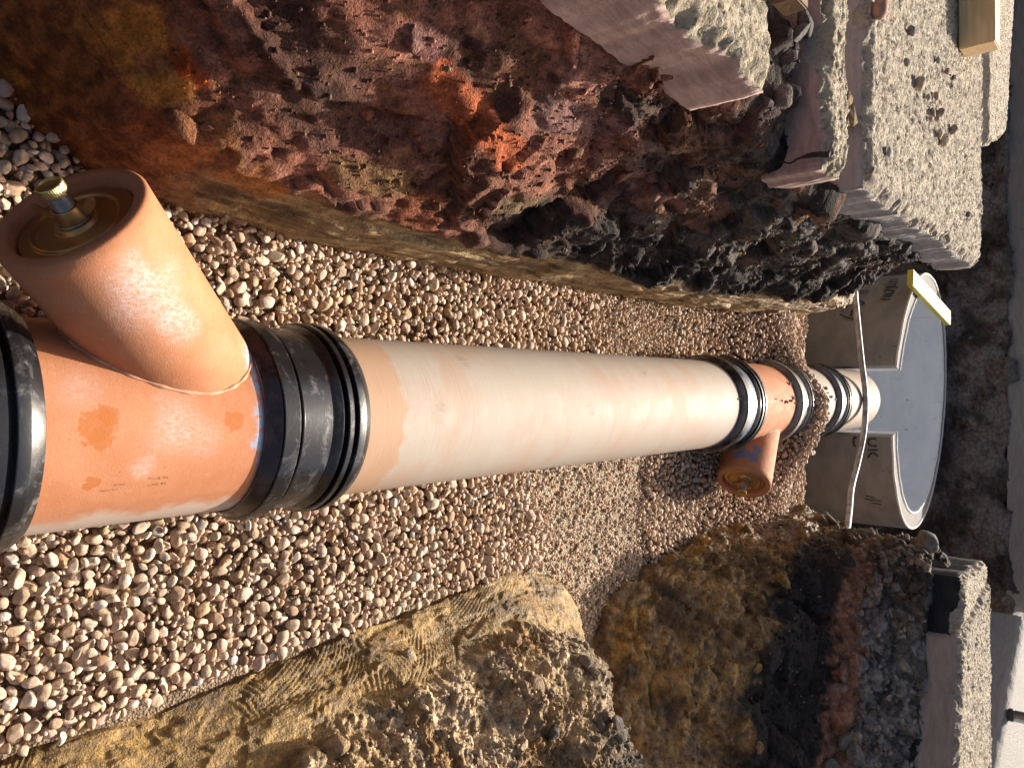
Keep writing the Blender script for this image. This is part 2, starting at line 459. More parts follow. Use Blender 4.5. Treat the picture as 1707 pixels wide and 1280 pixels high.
# ------------------------------------------------------------------ earth banks
OCHRE = (.225, .135, .05); OCHRE_L = (.33, .215, .095); BROWN = (.075, .042, .022); BLACK = (.036, .031, .028)
MAROON = (.098, .043, .028); RED = (.31, .085, .036); PINKC = (.26, .135, .10); GREY = (.17, .15, .13); TAN = (.40, .30, .185)
GREYB = (.15, .125, .105)
BANKS = {}
def bank(name, label_kind, base, top, outer, zb, zt, wfun, n, mw, mt, field, far=14.):
    base, top, outer = (np.asarray(q, float) for q in (base, top, outer))
    # keep the control points matched: one running parameter
    k = np.linspace(0, 1, len(base)); L = np.concatenate([[0], np.cumsum(np.linalg.norm(np.diff(.5 * (base + top), axis=0), axis=1))]); L /= L[-1]
    t = np.linspace(0, 1, n)
    def rs(P):
        m = np.gradient(P, L, axis=0); out = np.empty((n, 2))
        for i, s in enumerate(t):
            j = min(max(np.searchsorted(L, s, side='right') - 1, 0), len(L) - 2); h = L[j + 1] - L[j]; x = (s - L[j]) / h
            out[i] = (2*x**3-3*x**2+1)*P[j] + (x**3-2*x**2+x)*h*m[j] + (-2*x**3+3*x**2)*P[j+1] + (x**3-x**2)*h*m[j+1]
        return out
    B, T, O = rs(base), rs(top), rs(outer)
    ztc = np.interp(t, L, zt) if np.ndim(zt) else np.full(n, zt)
    v = np.linspace(0, 1, mw)
    w = wfun(v)
    XY = B[:, None] + (T - B)[:, None] * w[None, :, None]
    Z = zb + (ztc[:, None] - zb) * v[None]
    wall = np.concatenate([XY, Z[..., None]], -1)
    q = np.linspace(0, 1, mt + 1)[1:] ** 1.7
    TXY = T[:, None] + (O - T)[:, None] * q[None, :, None]
    TZ = np.repeat(ztc[:, None], mt, 1)
    topg = np.concatenate([TXY, TZ[..., None]], -1)
    d = O - T; d /= np.linalg.norm(d, axis=1)[:, None]
    farp = np.concatenate([O + d * far, ztc[:, None]], -1)[:, None]
    P = np.concatenate([wall, topg, farp], 1)
    vv = np.concatenate([v, 1 + q, [2.2]])
    du = np.gradient(P, axis=0); dv = np.gradient(P, axis=1)
    N = np.cross(du, dv); N /= np.linalg.norm(N, axis=-1)[..., None] + 1e-9
    # towards the trench / up
    ref = np.concatenate([(B - T), np.full((n, 1), .6)], 1)[:, None]
    N = N * np.sign((N * ref).sum(-1))[..., None]
    disp, col, rough = field(P, np.broadcast_to(vv, P.shape[:2]), np.broadcast_to(t[:, None], P.shape[:2]))
    fade = np.where(np.arange(P.shape[1]) == P.shape[1] - 1, 0, 1.)
    Q = P + N * (disp * fade)[..., None]
    sgn = np.sign((np.cross(du, dv) * ref).sum(-1)).mean()
    fc = grid_faces(*P.shape[:2], flip=sgn < 0)
    me = mesh_np(name, Q.reshape(-1, 3), fc, SOIL, True, np.clip(col, 0, 1).reshape(-1, 3), rough.ravel())
    o = link(name, me, kind='structure')
    BANKS[o.name] = (o, P, Q, N, vv)
    return o
def at_px(key, x, y):
    """grid index of a bank where a photo pixel meets its smooth surface (nearest one wins)"""
    _, P, Q, N, vv = BANKS[key]
    return _at(P, x, y)
def _at(P, x, y):
    uv, z = proj(P); d = np.hypot(uv[..., 0] - x, uv[..., 1] - y) + np.where(z > .1, 0, 1e6)
    m = d.min(); c = np.where(d < m + 6, z, 1e9)
    return np.unravel_index(c.argmin(), c.shape)
def patches(P, col, items, seed=3):
    for (x0, y0, x1, y1, r, c, k) in items:
        a = P[_at(P, x0, y0)]; b = P[_at(P, x1, y1)]
        ab = b - a; tt = np.clip(((P - a) @ ab) / (ab @ ab + 1e-9), 0, 1)
        d = np.linalg.norm(P - a - tt[..., None] * ab, axis=-1)
        d = d + r * .55 * fbm(P * (2.2 / r), 3, seed) ; seed += 5
        col = lerp(col, c, k * (1 - sstep(.62 * r, 1.05 * r, d)))
    return col

def clods(P, c, plane=1.):
    """displacement and cell hash of crumbly earth; c = how crumbly"""
    f0, h0, e0 = facet(P * 3.6 + fbm(P * 3, 3, 3)[..., None] * .8, 10)
    f1, h1, e1 = facet(P * 9 + fbm(P * 6, 3, 4)[..., None] * .9, 11)
    f2, h2, e2 = facet(P * 22 + fbm(P * 14, 3, 8)[..., None] * .9, 12)
    f3, h3, e3 = facet(P * 60 + fbm(P * 40, 2, 9)[..., None] * .7, 13)
    k1 = sstep(-.15, .3, perlin(P * 3.1, 30)); k2 = sstep(-.1, .35, perlin(P * 5.5, 31)); k3 = sstep(-.3, .3, perlin(P * 9, 32))
    d = .046 * plane * f0 + .022 * f1 * (.2 + k1) + .013 * f2 * (.15 + k2) + .0048 * f3 * (.3 + k3) + .012 * fbm(P * 11, 5, 34, .62) + .005 * fbm(P * 75, 3, 33, .65)
    return d * c, h1, h2, h3

def field_left(P, v, t):
    X, Y, Z = P[..., 0], P[..., 1], P[..., 2]
    zb = .19 + .035 * perlin(np.stack([Y * 1.7, Y * 0, Y * 0 + 3.3], -1), 1) + .025 * fbm(P * 9, 3, 2) + .10 * sstep(2.2, 3.6, Y)
    smooth = 1 - sstep(zb - .015, zb + .03, Z)
    smooth = smooth * sstep(.60, .78, Y + .1 * fbm(P * 4, 2, 6))
    nearf = 1 - sstep(.45, .75, Y + .35 * (Z - .1) + .12 * fbm(P * 5, 3, 7))       # scraped dark red face next to the camera
    c = (1 - smooth) * (1 - .75 * nearf)
    d, h1, h2, h3 = clods(P, c * (.75 + .35 * sstep(1.0, 1.8, Y)))
    big = fbm(P * np.array([2.6, 2.6, 3.2]), 3, 21)
    d = d + .045 * big * (1 - smooth) + .012 * fbm(P * 3, 2, 22) * smooth
    streak = fbm(np.stack([X * 3, Y * 3.2, Z * 42], -1), 4, 23)
    fq, hq, eq = facet(np.stack([X * 6, Y * 5, Z * 11], -1) + .6 * fbm(P * 6, 3, 27)[..., None], 28)
    d = d + smooth * (.004 * streak + .005 * fbm(P * np.array([30, 16, 60]), 4, 24, .62) + .011 * fq)
    d = d + nearf * (.012 * fbm(np.stack([X * 10, Y * 16, Z * 9], -1), 4, 25, .6) + .006 * fbm(np.stack([X * 40, Y * 70, Z * 26], -1), 3, 26, .65))
    d = d - .02 * sstep(1., 1.05, v) - .085 * sstep(3.1, 3.75, Y) * (1 - smooth) * (1 - sstep(.9, 1., v))
    d = d + .08 * sstep(-.66, -.76, X) * sstep(1.55, 1.62, Y) * (1 - sstep(1.78, 1.84, Y)) * sstep(.97, 1.02, v)
    # colour
    nz = fbm(P * 4.2, 4, 41); n2 = fbm(P * 13, 3, 42)
    r2 = cellrand(h2, 7); r1 = cellrand(h1, 8); r3 = cellrand(h3, 9)
    col = lerp((.18, .080, .048), (.29, .118, .078), sstep(-.25, .25, nz))
    col = lerp(col, (.075, .042, .034), .8 * sstep(.1, .38, fbm(P * 5.5, 3, 44) + .12 * n2))
    col = lerp(col, (.40, .185, .125), .65 * sstep(.74, .86, r2) * (1 - sstep(1.6, 2.3, Y)))
    col = lerp(col, (.27, .08, .035), .7 * sstep(.91, .97, r1) * (1 - sstep(1.3, 1.8, Y)))
    col = lerp(col, (.27, .13, .05), .6 * sstep(.90, .95, r3) * (1 - sstep(1.2, 1.8, Y)))
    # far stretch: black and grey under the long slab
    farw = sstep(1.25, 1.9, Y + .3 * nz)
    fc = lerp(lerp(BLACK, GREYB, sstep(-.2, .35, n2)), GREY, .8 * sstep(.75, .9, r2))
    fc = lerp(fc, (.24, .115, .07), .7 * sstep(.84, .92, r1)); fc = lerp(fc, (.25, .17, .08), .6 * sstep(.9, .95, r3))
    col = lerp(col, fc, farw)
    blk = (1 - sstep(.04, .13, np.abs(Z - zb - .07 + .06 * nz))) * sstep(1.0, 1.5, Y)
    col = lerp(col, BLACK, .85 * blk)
    # lower ochre clay
    oc = lerp((.28, .175, .075), (.44, .30, .14), sstep(-.3, .3, .5 * streak + .7 * n2 + .5 * (cellrand(hq, 6) - .5)))
    oc = lerp(oc, (.07, .05, .032), .7 * sstep(.16, .42, .4 * fbm(P * 12, 3, 49) + fbm(np.stack([X * 2, Y * 2.2, Z * 26], -1), 4, 46)))
    col = lerp(col, oc, smooth)
    nr = lerp((.19, .055, .016), (.36, .12, .030), sstep(-.3, .3, fbm(np.stack([X * 26, Y * 48, Z * 20], -1), 5, 47, .65)))
    nr = lerp(nr, (.52, .185, .03), .75 * sstep(.14, .34, fbm(P * np.array([5, 5, 6]), 5, 48, .6)))
    col = lerp(col, nr, nearf)
    col = patches(P, col, [
        (735, 130, 845, 240, .040, (.46, .125, .05), .95), (905, 20, 965, 110, .055, (.48, .19, .12), .95),
        (960, 110, 1010, 130, .05, (.38, .18, .13), .8), (690, 60, 715, 80, .030, (.42, .20, .17), .85),
        (300, 105, 320, 135, .020, (.50, .10, .025), .95), (150, 80, 230, 60, .05, (.50, .18, .03), .8),
        (240, 160, 290, 150, .035, (.50, .21, .04), .8), (260, 260, 360, 225, .04, (.38, .16, .06), .8),
        (400, 300, 440, 320, .05, (.40, .16, .04), .8), (640, 190, 660, 200, .02, (.34, .10, .04), .8),
        (560, 280, 660, 300, .04, (.20, .12, .05), .75), (900, 180, 1000, 200, .045, (.30, .17, .15), .7),
        (470, 60, 560, 130, .08, (.045, .026, .022), .7), (520, 200, 640, 210, .06, (.05, .03, .026), .6),
        (1010, 150, 1100, 190, .04, BLACK, .7), (1080, 330, 1200, 350, .04, (.33, .155, .105), .7),
        (1030, 290, 1110, 330, .035, (.33, .16, .115), .8), (840, 330, 900, 350, .035, (.20, .14, .07), .7),
        (900, 350, 1150, 420, .03, BLACK, .75)])
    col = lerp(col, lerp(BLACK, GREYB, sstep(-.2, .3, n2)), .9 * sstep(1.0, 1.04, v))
    rough = .84 + .1 * nz - .22 * nearf - .26 * smooth
    return d, col, rough

BL = [(-.78, -.7), (-.74, 0), (-.66, .35), (-.53, .47), (-.45, .62), (-.405, .9), (-.40, 1.5), (-.40, 2.2), (-.40, 2.9), (-.435, 3.6), (-.48, 4.02), (-.64, 4.2), (-1.2, 4.35), (-3.2, 4.5)]
TL = [(-1.05, -.8), (-.98, 0), (-.92, .45), (-.84, .72), (-.79, .95), (-.74, 1.2), (-.70, 1.55), (-.605, 2.1), (-.595, 2.9), (-.605, 3.55), (-.63, 3.84), (-.76, 3.95), (-1.3, 4.08), (-3.2, 4.15)]
OL = [(-2.8, -1.1), (-2.8, 0), (-2.8, .4), (-2.8, .7), (-2.8, .95), (-2.8, 1.25), (-2.8, 1.6), (-2.8, 2.1), (-2.8, 2.9), (-2.8, 3.2), (-2.8, 3.5), (-2.8, 3.7), (-3.2, 3.85), (-3.8, 3.9)]
def w_left(v):
    z = -.32 + 1.02 * v
    return np.interp(z, [-.32, .05, .2, .27, .36, .5, .62, .70], [0, .02, .06, .22, .42, .72, .92, 1.])
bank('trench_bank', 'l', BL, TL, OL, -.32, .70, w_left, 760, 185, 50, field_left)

def field_r1(P, v, t):
    X, Y, Z = P[..., 0], P[..., 1], P[..., 2]
    nz = fbm(P * 4, 4, 61); n2 = fbm(P * 13, 3, 62)
    zl = .035 + .06 * nz + .10 * sstep(1.15, .5, Y) + .03 * fbm(P * 11, 3, 60)
    smooth = 1 - sstep(zl - .02, zl + .03, Z)
    d, h1, h2, h3 = clods(P, 1 - .96 * smooth, .5)
    d = d * .9 + .055 * fbm(P * 2.6, 3, 63) * (1 - .35 * smooth) + (1 - smooth) * (.010 * fbm(P * 34, 4, 75, .68) + .026 * fbm(P * 8, 4, 76, .6))
    flake = fbm(np.stack([X * 7, Y * 6, Z * 22], -1), 3, 67) * 3.2
    ter = np.floor(flake) + sstep(.80, 1., flake - np.floor(flake))
    arcs = fbm(np.stack([X * 40, Y * 60, Z * 20], -1), 2, 66)
    cf, ce, chh, co = voro(np.stack([X * 4.5, Y * 5.5, Z * 6], -1) + .5 * fbm(P * 5, 2, 77)[..., None], 78)
    an = (cellrand(chh, 11) - .5) * 1.9
    ph = (Y * np.cos(an) + (X * .7 + Z) * np.sin(an) + .05 * (co ** 2).sum(-1)) * (2 * np.pi / .0115) + 3 * perlin(P * 7, 79)
    arcs = np.sin(ph) * sstep(.25, .45, cellrand(chh, 12)) * sstep(-.35, .1, perlin(P * 8, 80))
    d = d + smooth * (.0048 * ter + .0016 * arcs + .0014 * fbm(P * 60, 2, 68) + .010 * (cellrand(chh, 13) - .5) * sstep(.0, .10, ce))
    r1, r2, r3 = cellrand(h1, 3), cellrand(h2, 4), cellrand(h3, 5)
    col = lerp((.52, .375, .21), (.68, .53, .345), sstep(-.3, .3, nz + .4 * n2))
    col = lerp(col, (.44, .33, .25), .7 * sstep(.78, .9, r2)); col = lerp(col, (.33, .19, .07), .7 * sstep(.86, .93, r1))
    col = lerp(col, (.20, .13, .07), .6 * sstep(.8, .9, r3))
    dk = sstep(1.42, 1.9, Y + .9 * (Z - .25) + .35 * nz)
    col = lerp(col, lerp((.20, .165, .125), (.42, .34, .24), sstep(-.2, .35, n2 + .6 * (r3 - .5))), .85 * dk)
    dk2 = sstep(1.55, 1.9, Y + 1.0 * (Z - .30) + .25 * fbm(P * 7, 3, 69)) * sstep(.2, .34, Z)
    col = lerp(col, (.055, .05, .046), .85 * dk2)
    oc = lerp((.25, .15, .043), (.40, .25, .08), sstep(-.25, .3, fbm(np.stack([X * 6, Y * 5, Z * 12], -1), 3, 70) + .22 * arcs))
    oc = lerp(oc, (.15, .09, .035), .7 * sstep(.14, .36, fbm(np.stack([X * 5, Y * 4, Z * 16], -1), 4, 71)))
    col = lerp(col, oc, smooth)
    rough = .88 - .46 * smooth + .05 * nz
    return d, col, rough
BR1 = [(.575, .05), (.562, .3), (.548, .5), (.530, .75), (.505, 1.2), (.487, 1.55), (.475, 1.82), (.545, 2.06), (.69, 2.16), (.95, 2.02), (1.4, 1.7), (1.9, 1.4)]
TR1 = [(1.28, .0), (1.27, .25), (1.26, .45), (1.25, .7), (1.22, 1.05), (1.2, 1.3), (1.18, 1.45), (1.18, 1.56), (1.22, 1.62), (1.35, 1.55), (1.75, 1.3), (2.15, 1.1)]
OR1 = [(2.6, -.3), (2.6, -.1), (2.6, .0), (2.6, .1), (2.6, .2), (2.6, .25), (2.6, .3), (2.6, .35), (2.7, .35), (2.8, .3), (3.0, .25), (3.2, .2)]
def w_r1(v): return np.interp(v, [0, .22, .30, .5, .75, 1], [0, .06, .16, .42, .72, 1.])
bank('trench_bank', 'r', BR1, TR1, OR1, -.30, .66, w_r1, 860, 280, 12, field_r1)

def field_r2(P, v, t):
    X, Y, Z = P[..., 0], P[..., 1], P[..., 2]
    nz = fbm(P * 4, 4, 81); n2 = fbm(P * 13, 3, 82)
    q = v + .045 * nz + .035 * n2 + .02 * fbm(P * 34, 3, 88, .65)
    smooth = 1 - sstep(.50, .56, q)
    d, h1, h2, h3 = clods(P, 1 - .35 * smooth)
    d = d * .85 + .045 * fbm(P * 3, 3, 83) + smooth * .024 * fbm(P * np.array([14, 14, 22]), 5, 84, .6)
    r1, r2, r3 = cellrand(h1, 3), cellrand(h2, 4), cellrand(h3, 5)
    oc = lerp((.21, .125, .05), (.46, .275, .095), sstep(-.25, .25, fbm(np.stack([X * 8, Y * 6, Z * 8], -1), 6, 85, .68)))
    oc = lerp(oc, (.55, .31, .075), .75 * sstep(.15, .4, fbm(P * np.array([3, 3, 7]), 3, 86)) * (1 - sstep(.25, .45, v)))
    oc = lerp(oc, (.13, .075, .035), .7 * sstep(.55, .8, r2)); oc = lerp(oc, (.50, .32, .12), .6 * sstep(.82, .92, r1)); oc = lerp(oc, (.36, .27, .17), .7 * sstep(.88, .95, r3))
    oc = lerp(oc, (.10, .08, .06), .6 * sstep(.1, .4, fbm(P * 9, 3, 87)))
    blk = lerp(BLACK, (.035, .032, .032), sstep(-.2, .4, n2))
    redb = lerp((.26, .125, .08), (.42, .21, .13), r2)
    gry = lerp((.16, .14, .12), (.38, .335, .285), sstep(.2, .95, r2)); gry = lerp(gry, (.045, .04, .04), sstep(.75, .9, r1))
    col = lerp(oc, blk, sstep(.545, .58, q)); col = lerp(col, redb, sstep(.735, .76, q)); col = lerp(col, gry, sstep(.80, .825, q))
    nose = sstep(3.25, 3.6, Y) * (1 - sstep(.95, 1.05, X))
    col = lerp(col, lerp((.10, .08, .06), (.24, .18, .11), sstep(-.3, .3, n2 + .5 * (r2 - .5))), .55 * nose)
    rough = .78 + .1 * nz - .18 * smooth
    return d, col, rough
BR2 = [(2.6, 1.5), (1.6, 1.95), (1.05, 2.15), (.80, 2.28), (.70, 2.42), (.625, 2.75), (.585, 3.05), (.56, 3.45), (.57, 3.85), (.60, 4.12), (.75, 4.32), (1.3, 4.6), (3.0, 5.2)]
TR2 = [(2.6, 3.30), (1.8, 3.48), (1.45, 3.56), (1.2, 3.58), (1.02, 3.59), (.88, 3.60), (.76, 3.62), (.68, 3.66), (.665, 3.78), (.70, 3.92), (.82, 4.05), (1.35, 4.30), (3.0, 4.6)]
OR2 = [(3.4, 3.8), (2.6, 3.84), (2.2, 3.86), (2.0, 3.88), (1.8, 3.9), (1.7, 3.92), (1.6, 3.94), (1.5, 3.96), (1.5, 3.98), (1.5, 4.0), (1.6, 4.04), (1.9, 4.12), (3.2, 4.3)]
def w_r2(v): return np.interp(v, [0, .22, .32, .5, .62, .85, 1], [0, .03, .10, .36, .56, .86, 1.])
bank('trench_bank', 'r', BR2, TR2, OR2, -.32, .655, w_r2, 520, 220, 20, field_r2, far=6.)

def field_far(P, v, t):
    nz = fbm(P * 3, 4, 91); n2 = fbm(P * 10, 3, 92)
    d, h1, h2, h3 = clods(P, 1.)
    r2 = cellrand(h2, 4)
    col = lerp((.08, .07, .062), (.21, .185, .16), sstep(-.25, .3, nz + .5 * n2)); col = lerp(col, (.12, .06, .035), .7 * sstep(.9, .95, r2))
    sm = sstep(.1, .25, fbm(P * 2.2, 3, 93))
    col = lerp(col, (.24, .22, .20), .8 * sm)
    return (d * (1 - .7 * sm) + .04 * nz) * 1.2, col, .85 + 0 * nz
BF = [(-4.5, 6.45), (-2.5, 6.5), (-1., 6.55), (0., 6.58), (1., 6.6), (2., 6.6), (3.2, 6.5), (4.5, 6.4)]
TF = [(x, y + .22) for x, y in BF]; OF = [(x, y + 3.) for x, y in BF]
bank('far_bank', 'f', BF, TF, OF, -.8, .56, lambda v: v ** 1.5, 300, 90, 8, field_far, far=60.)

# ground under everything: one sheet far past the horizon of the trench
gx, gy = np.meshgrid(np.linspace(-4.5, 4.5, 60), np.linspace(-2, 8, 60), indexing='ij')
Pg = np.stack([gx, gy, -.42 - .25 * sstep(4.3, 4.8, gy) + 0 * gx], -1)
Pg[..., 2] += .03 * fbm(Pg * 3, 3, 95)
me = mesh_np('ground', Pg.reshape(-1, 3), grid_faces(60, 60), SOIL, True, np.broadcast_to((.06, .05, .04), (3600, 3)), np.full(3600, .9))
link('ground', me, kind='structure')
s = 400.
me = mesh_np('terrain', [(-s, -s, -1.2), (s, -s, -1.2), (s, s, -1.2), (-s, s, -1.2)], [[0, 1, 2, 3]], SOIL, False, np.broadcast_to((.11, .09, .07), (4, 3)), np.full(4, .9))
link('terrain', me, kind='structure')

# ------------------------------------------------------------------ gravel bed
R_P = .18
def xl(Y): return np.interp(Y, [b[1] for b in BL[:11]] + [4.4], [b[0] for b in BL[:11]] + [-.52])
def xr(Y):
    a = np.interp(Y, [.0, .5, .75, 1.2, 1.55, 1.82, 2.0], [.575, .548, .53, .505, .487, .475, .52])
    b = np.interp(Y, [2.0, 2.12, 2.3, 2.42, 2.75, 3.05, 3.45, 3.85, 4.12, 4.4], [.55, .85, .80, .70, .625, .585, .56, .57, .60, .66])
    return np.where(Y < 2.0, a, b)
def g_h(X, Y):
    g = -.115 + .02 * perlin(np.stack([X * 2.2, Y * 2.2, X * 0 + .5], -1), 51) + .012 * perlin(np.stack([X * 6, Y * 6, X * 0 + .5], -1), 52)
    g = g + .035 * sstep(.3, .5, X) * (1 - sstep(1.6, 2., Y)) + .03 * sstep(-.3, -.4, X)
    g = g - .02 * np.exp(-(((X - .33) / .16) ** 2 + ((Y - 2.68) / .22) ** 2))
    g = g + .07 * sstep(3.0, 3.5, Y)
    g = g + .27 * np.exp(-((Y - 3.70) / .17) ** 2) * np.exp(-((X - .03) / .27) ** 2)
    g = g + .06 * np.exp(-((Y - 3.62) / .22) ** 2) * sstep(.1, .3, np.abs(X))
    return g - .30 * sstep(4.12, 4.5, Y + .05 * perlin(np.stack([X * 5, Y * 5, X * 0], -1), 53))
def sandy(X, Y):
    n = .35 * perlin(np.stack([X * 4, Y * 4, X * 0 + .2], -1), 54) + .15 * perlin(np.stack([X * 11, Y * 11, X * 0 + .2], -1), 55)
    a = sstep(1.50, 2.0, Y + n) * (1 - sstep(2.55, 2.85, Y + .6 * n)) * sstep(.12, .2, X)
    b = sstep(2.0, 2.4, Y + n) * (1 - sstep(2.8, 3.05, Y + .6 * n)) * sstep(-.16, -.2, X) * .8
    return np.maximum(a, b)
nx, ny = 130, 320
gx, gy = np.meshgrid(np.linspace(-.75, 1.25, nx), np.linspace(-.2, 4.75, ny), indexing='ij')
S = sandy(gx, gy); Zg = g_h(gx, gy) - .022 + .017 * S
Zg = np.minimum(Zg, np.where((np.abs(gx) < .19), -.13, 9)) if False else Zg
Pg = np.stack([gx, gy, Zg + .004 * fbm(np.stack([gx * 40, gy * 40, gx * 0], -1), 2, 56)], -1)
cg = lerp((.36, .27, .185), (.52, .425, .31), S)
bed = link('gravel_bed', mesh_np('gravel_bed', Pg.reshape(-1, 3), grid_faces(nx, ny), GRIT, True, cg.reshape(-1, 3), np.full(nx * ny, .9)), kind='structure')

def ico(level):
    bm = bmesh.new(); bmesh.ops.create_icosphere(bm, subdivisions=level, radius=1.)
    V = np.array([v.co[:] for v in bm.verts]); Fc = np.array([[v.index for v in f.verts] for f in bm.faces]); bm.free(); return V, Fc
ICO = {k: ico(k) for k in (1, 2, 3)}
def stone_shape(V, seed, ang):
    """a pebble: unequal axes, low lumps, and a few flats where it is angular"""
    r = np.random.default_rng(seed)
    ax = np.array([1., r.uniform(.62, .92), r.uniform(.40, .72)])
    V = V * (1 + .30 * perlin(V * .9 + seed * 3.7, 3)[:, None] + .07 * perlin(V * 2.6 + seed, 4)[:, None])
    for k in range(int(ang)):
        n = r.normal(size=3); n /= np.linalg.norm(n); d = r.uniform(.45, .85)
        e = V @ n - d; V = V - np.where(e > 0, e, 0)[:, None] * n * .93
    return V * ax, ax
NPROTO = 36
PROTO = []
for i in range(NPROTO):
    ang = (1, 3, 5, 7, 9, 12)[i % 6]
    PROTO.append({k: stone_shape(ICO[k][0], i, ang)[0] for k in (1, 2, 3)} | {'ax': stone_shape(ICO[1][0], i, ang)[1]})
PAL = np.array([1.20, 1.20, 1.23]) * np.array([(.47, .345, .24), (.43, .31, .21), (.51, .395, .285), (.38, .265, .17), (.55, .445, .34), (.42, .325, .24), (.43, .28, .16), (.50, .36, .27), (.35, .24, .155), (.43, .375, .315), (.49, .375, .265), (.57, .49, .40), (.29, .18, .11), (.36, .35, .34)])
PW = np.array([.17, .15, .14, .1, .07, .07, .05, .09, .05, .03, .06, .02, .02, .006]); PW /= PW.sum()
def rand_rot(r, tilt):
    a = r.uniform(0, 2 * np.pi); b = r.normal() * tilt; c = r.uniform(0, 2 * np.pi)
    Ra = np.array([[math.cos(a), -math.sin(a), 0], [math.sin(a), math.cos(a), 0], [0, 0, 1]])
    Rb = np.array([[1, 0, 0], [0, math.cos(b), -math.sin(b)], [0, math.sin(b), math.cos(b)]])
    Rc = np.array([[math.cos(c), -math.sin(c), 0], [math.sin(c), math.cos(c), 0], [0, 0, 1]])
    return Rc @ Rb @ Ra

HX0, HY0, CELL = -.72, .22, .003
hnx, hny = int(1.75 / CELL), int(4.2 / CELL)
hx = HX0 + CELL * np.arange(hnx); hy = HY0 + CELL * np.arange(hny)
HXX, HYY = np.meshgrid(hx, hy, indexing='ij')
G0 = g_h(HXX, HYY); S0 = sandy(HXX, HYY)
HM = G0 - .022 + .012 * S0
rr2 = R_P ** 2 - HXX ** 2
RAD = np.where(((HYY > 3.43) & (HYY < 3.68)), .2, R_P)
ptop = np.sqrt(np.maximum(RAD ** 2 - HXX ** 2, 0))
onpipe = np.abs(HXX) < RAD
ALLOW = (HXX > xl(HYY) - .015) & (HXX < xr(HYY) + .02)
over = onpipe & (G0 > ptop - .004)                 # the heap over the second coupling
half = np.sqrt(np.maximum(RAD ** 2 - np.minimum(G0, 0) ** 2, 0)) * (G0 < 0) + np.where(G0 >= 0, np.sqrt(np.maximum(RAD ** 2 - np.minimum(G0, RAD) ** 2, 0)), 0)
ALLOW &= (np.abs(HXX) > half - .004) | over
HM = np.where(over, np.maximum(HM, ptop), HM)
STONES = []      # pos, proto, size, rot, col
def drop(count, smin, smax, zlim, sel, K=4, tilt=.55, sink=0.):
    idx = np.argwhere(sel & ALLOW)
    r = np.random.default_rng(count)
    pick = idx[r.integers(0, len(idx), (count, K))]
    for c in range(count):
        i, j = pick[c, 0]
        s = smin * (smax / smin) ** (r.beta(1.6, 2.2))
        s *= 1 - .45 * S0[i, j]
        p = int(r.integers(NPROTO)); ax = PROTO[p]['ax'] * s
        R = rand_rot(r, tilt)
        ext = np.sqrt(((R * ax[None]) ** 2).sum(1))
        kx, ky = max(1, int(ext[0] / CELL)), max(1, int(ext[1] / CELL))
        ox, oy = np.meshgrid(np.arange(-kx, kx + 1) * CELL / ext[0], np.arange(-ky, ky + 1) * CELL / ext[1], indexing='ij')
        rho = ox ** 2 + oy ** 2
        shell = ext[2] * np.sqrt(np.maximum(1 - rho, 0)); ins = rho < .8
        best = None
        for (i, j) in pick[c]:
            if i - kx < 0 or j - ky < 0 or i + kx + 1 > hnx or j + ky + 1 > hny: continue
            patch = HM[i - kx:i + kx + 1, j - ky:j + ky + 1]
            z = (patch + shell * .72)[ins].max()
            e = z - G0[i, j]
            if over[i, j]: e = z - max(G0[i, j], ptop[i, j])
            if best is None or e < best[0]: best = (e, z, i, j)
        if best is None or best[0] > zlim: continue
        e, z, i, j = best; z -= sink * ext[2]
        patch = HM[i - kx:i + kx + 1, j - ky:j + ky + 1]
        np.maximum(patch, np.where(rho < 1, z + shell * .9, -9), out=patch)
        colr = PAL[r.choice(len(PAL), p=PW)] * r.uniform(.82, 1.15)
        STONES.append((np.array([hx[i], hy[j], z]), p, s, R, colr))
near = HYY < 1.6
anyw = HYY > 0
drop(4800, .011, .026, .012, (HYY < 4.35) & (S0 < .7), 3)
drop(7000, .009, .022, .020, (HYY < 4.3) & (S0 < .7), 5, .8)
drop(9000, .0055, .0125, .019, (HYY < 4.3) & (S0 < .85), 6, .9)
drop(3000, .008, .018, .010, S0 >= .4, 4, .3, .35)
drop(5500, .004, .009, .006, S0 >= .25, 3, .25, .4)
# stray stones that lie on the pipe by the heap
for k, (x, y) in enumerate([(1270, 655), (1293, 665), (1303, 668), (1310, 670), (1322, 663), (1318, 668), (1325, 672), (1380, 655), (1385, 662), (1392, 666), (1377, 670), (1374, 660), (1370, 650), (1372, 675), (1376, 648), (1231, 665), (1315, 640)]):
    p_, n_ = on_cyl(x, y, (0, 0, 0), (0, 1, 0), R_P); q_ = .006 + .006 * RNG.random()
    STONES.append((p_ + n_ * q_ * .5, int(RNG.integers(NPROTO)), q_, rand_rot(RNG, .4), PAL[RNG.choice(len(PAL), p=PW)] * .7))
pos = np.array([q[0] for q in STONES]); siz = np.array([q[2] for q in STONES])
ij = np.stack([((pos[:, 0] - HX0) / CELL).round().astype(int), ((pos[:, 1] - HY0) / CELL).round().astype(int)], 1)
topmost = HM[ij[:, 0].clip(0, hnx - 1), ij[:, 1].clip(0, hny - 1)] - pos[:, 2] < siz * .95
uv, dep = proj(pos)
inside = (uv[:, 0] > 5) & (uv[:, 0] < W - 5) & (uv[:, 1] > 5) & (uv[:, 1] < H - 5)
score = siz / dep * topmost * inside * (np.abs(pos[:, 0]) > .2)
order = np.argsort(-score)
single = set(order[:300].tolist())
pm = {}
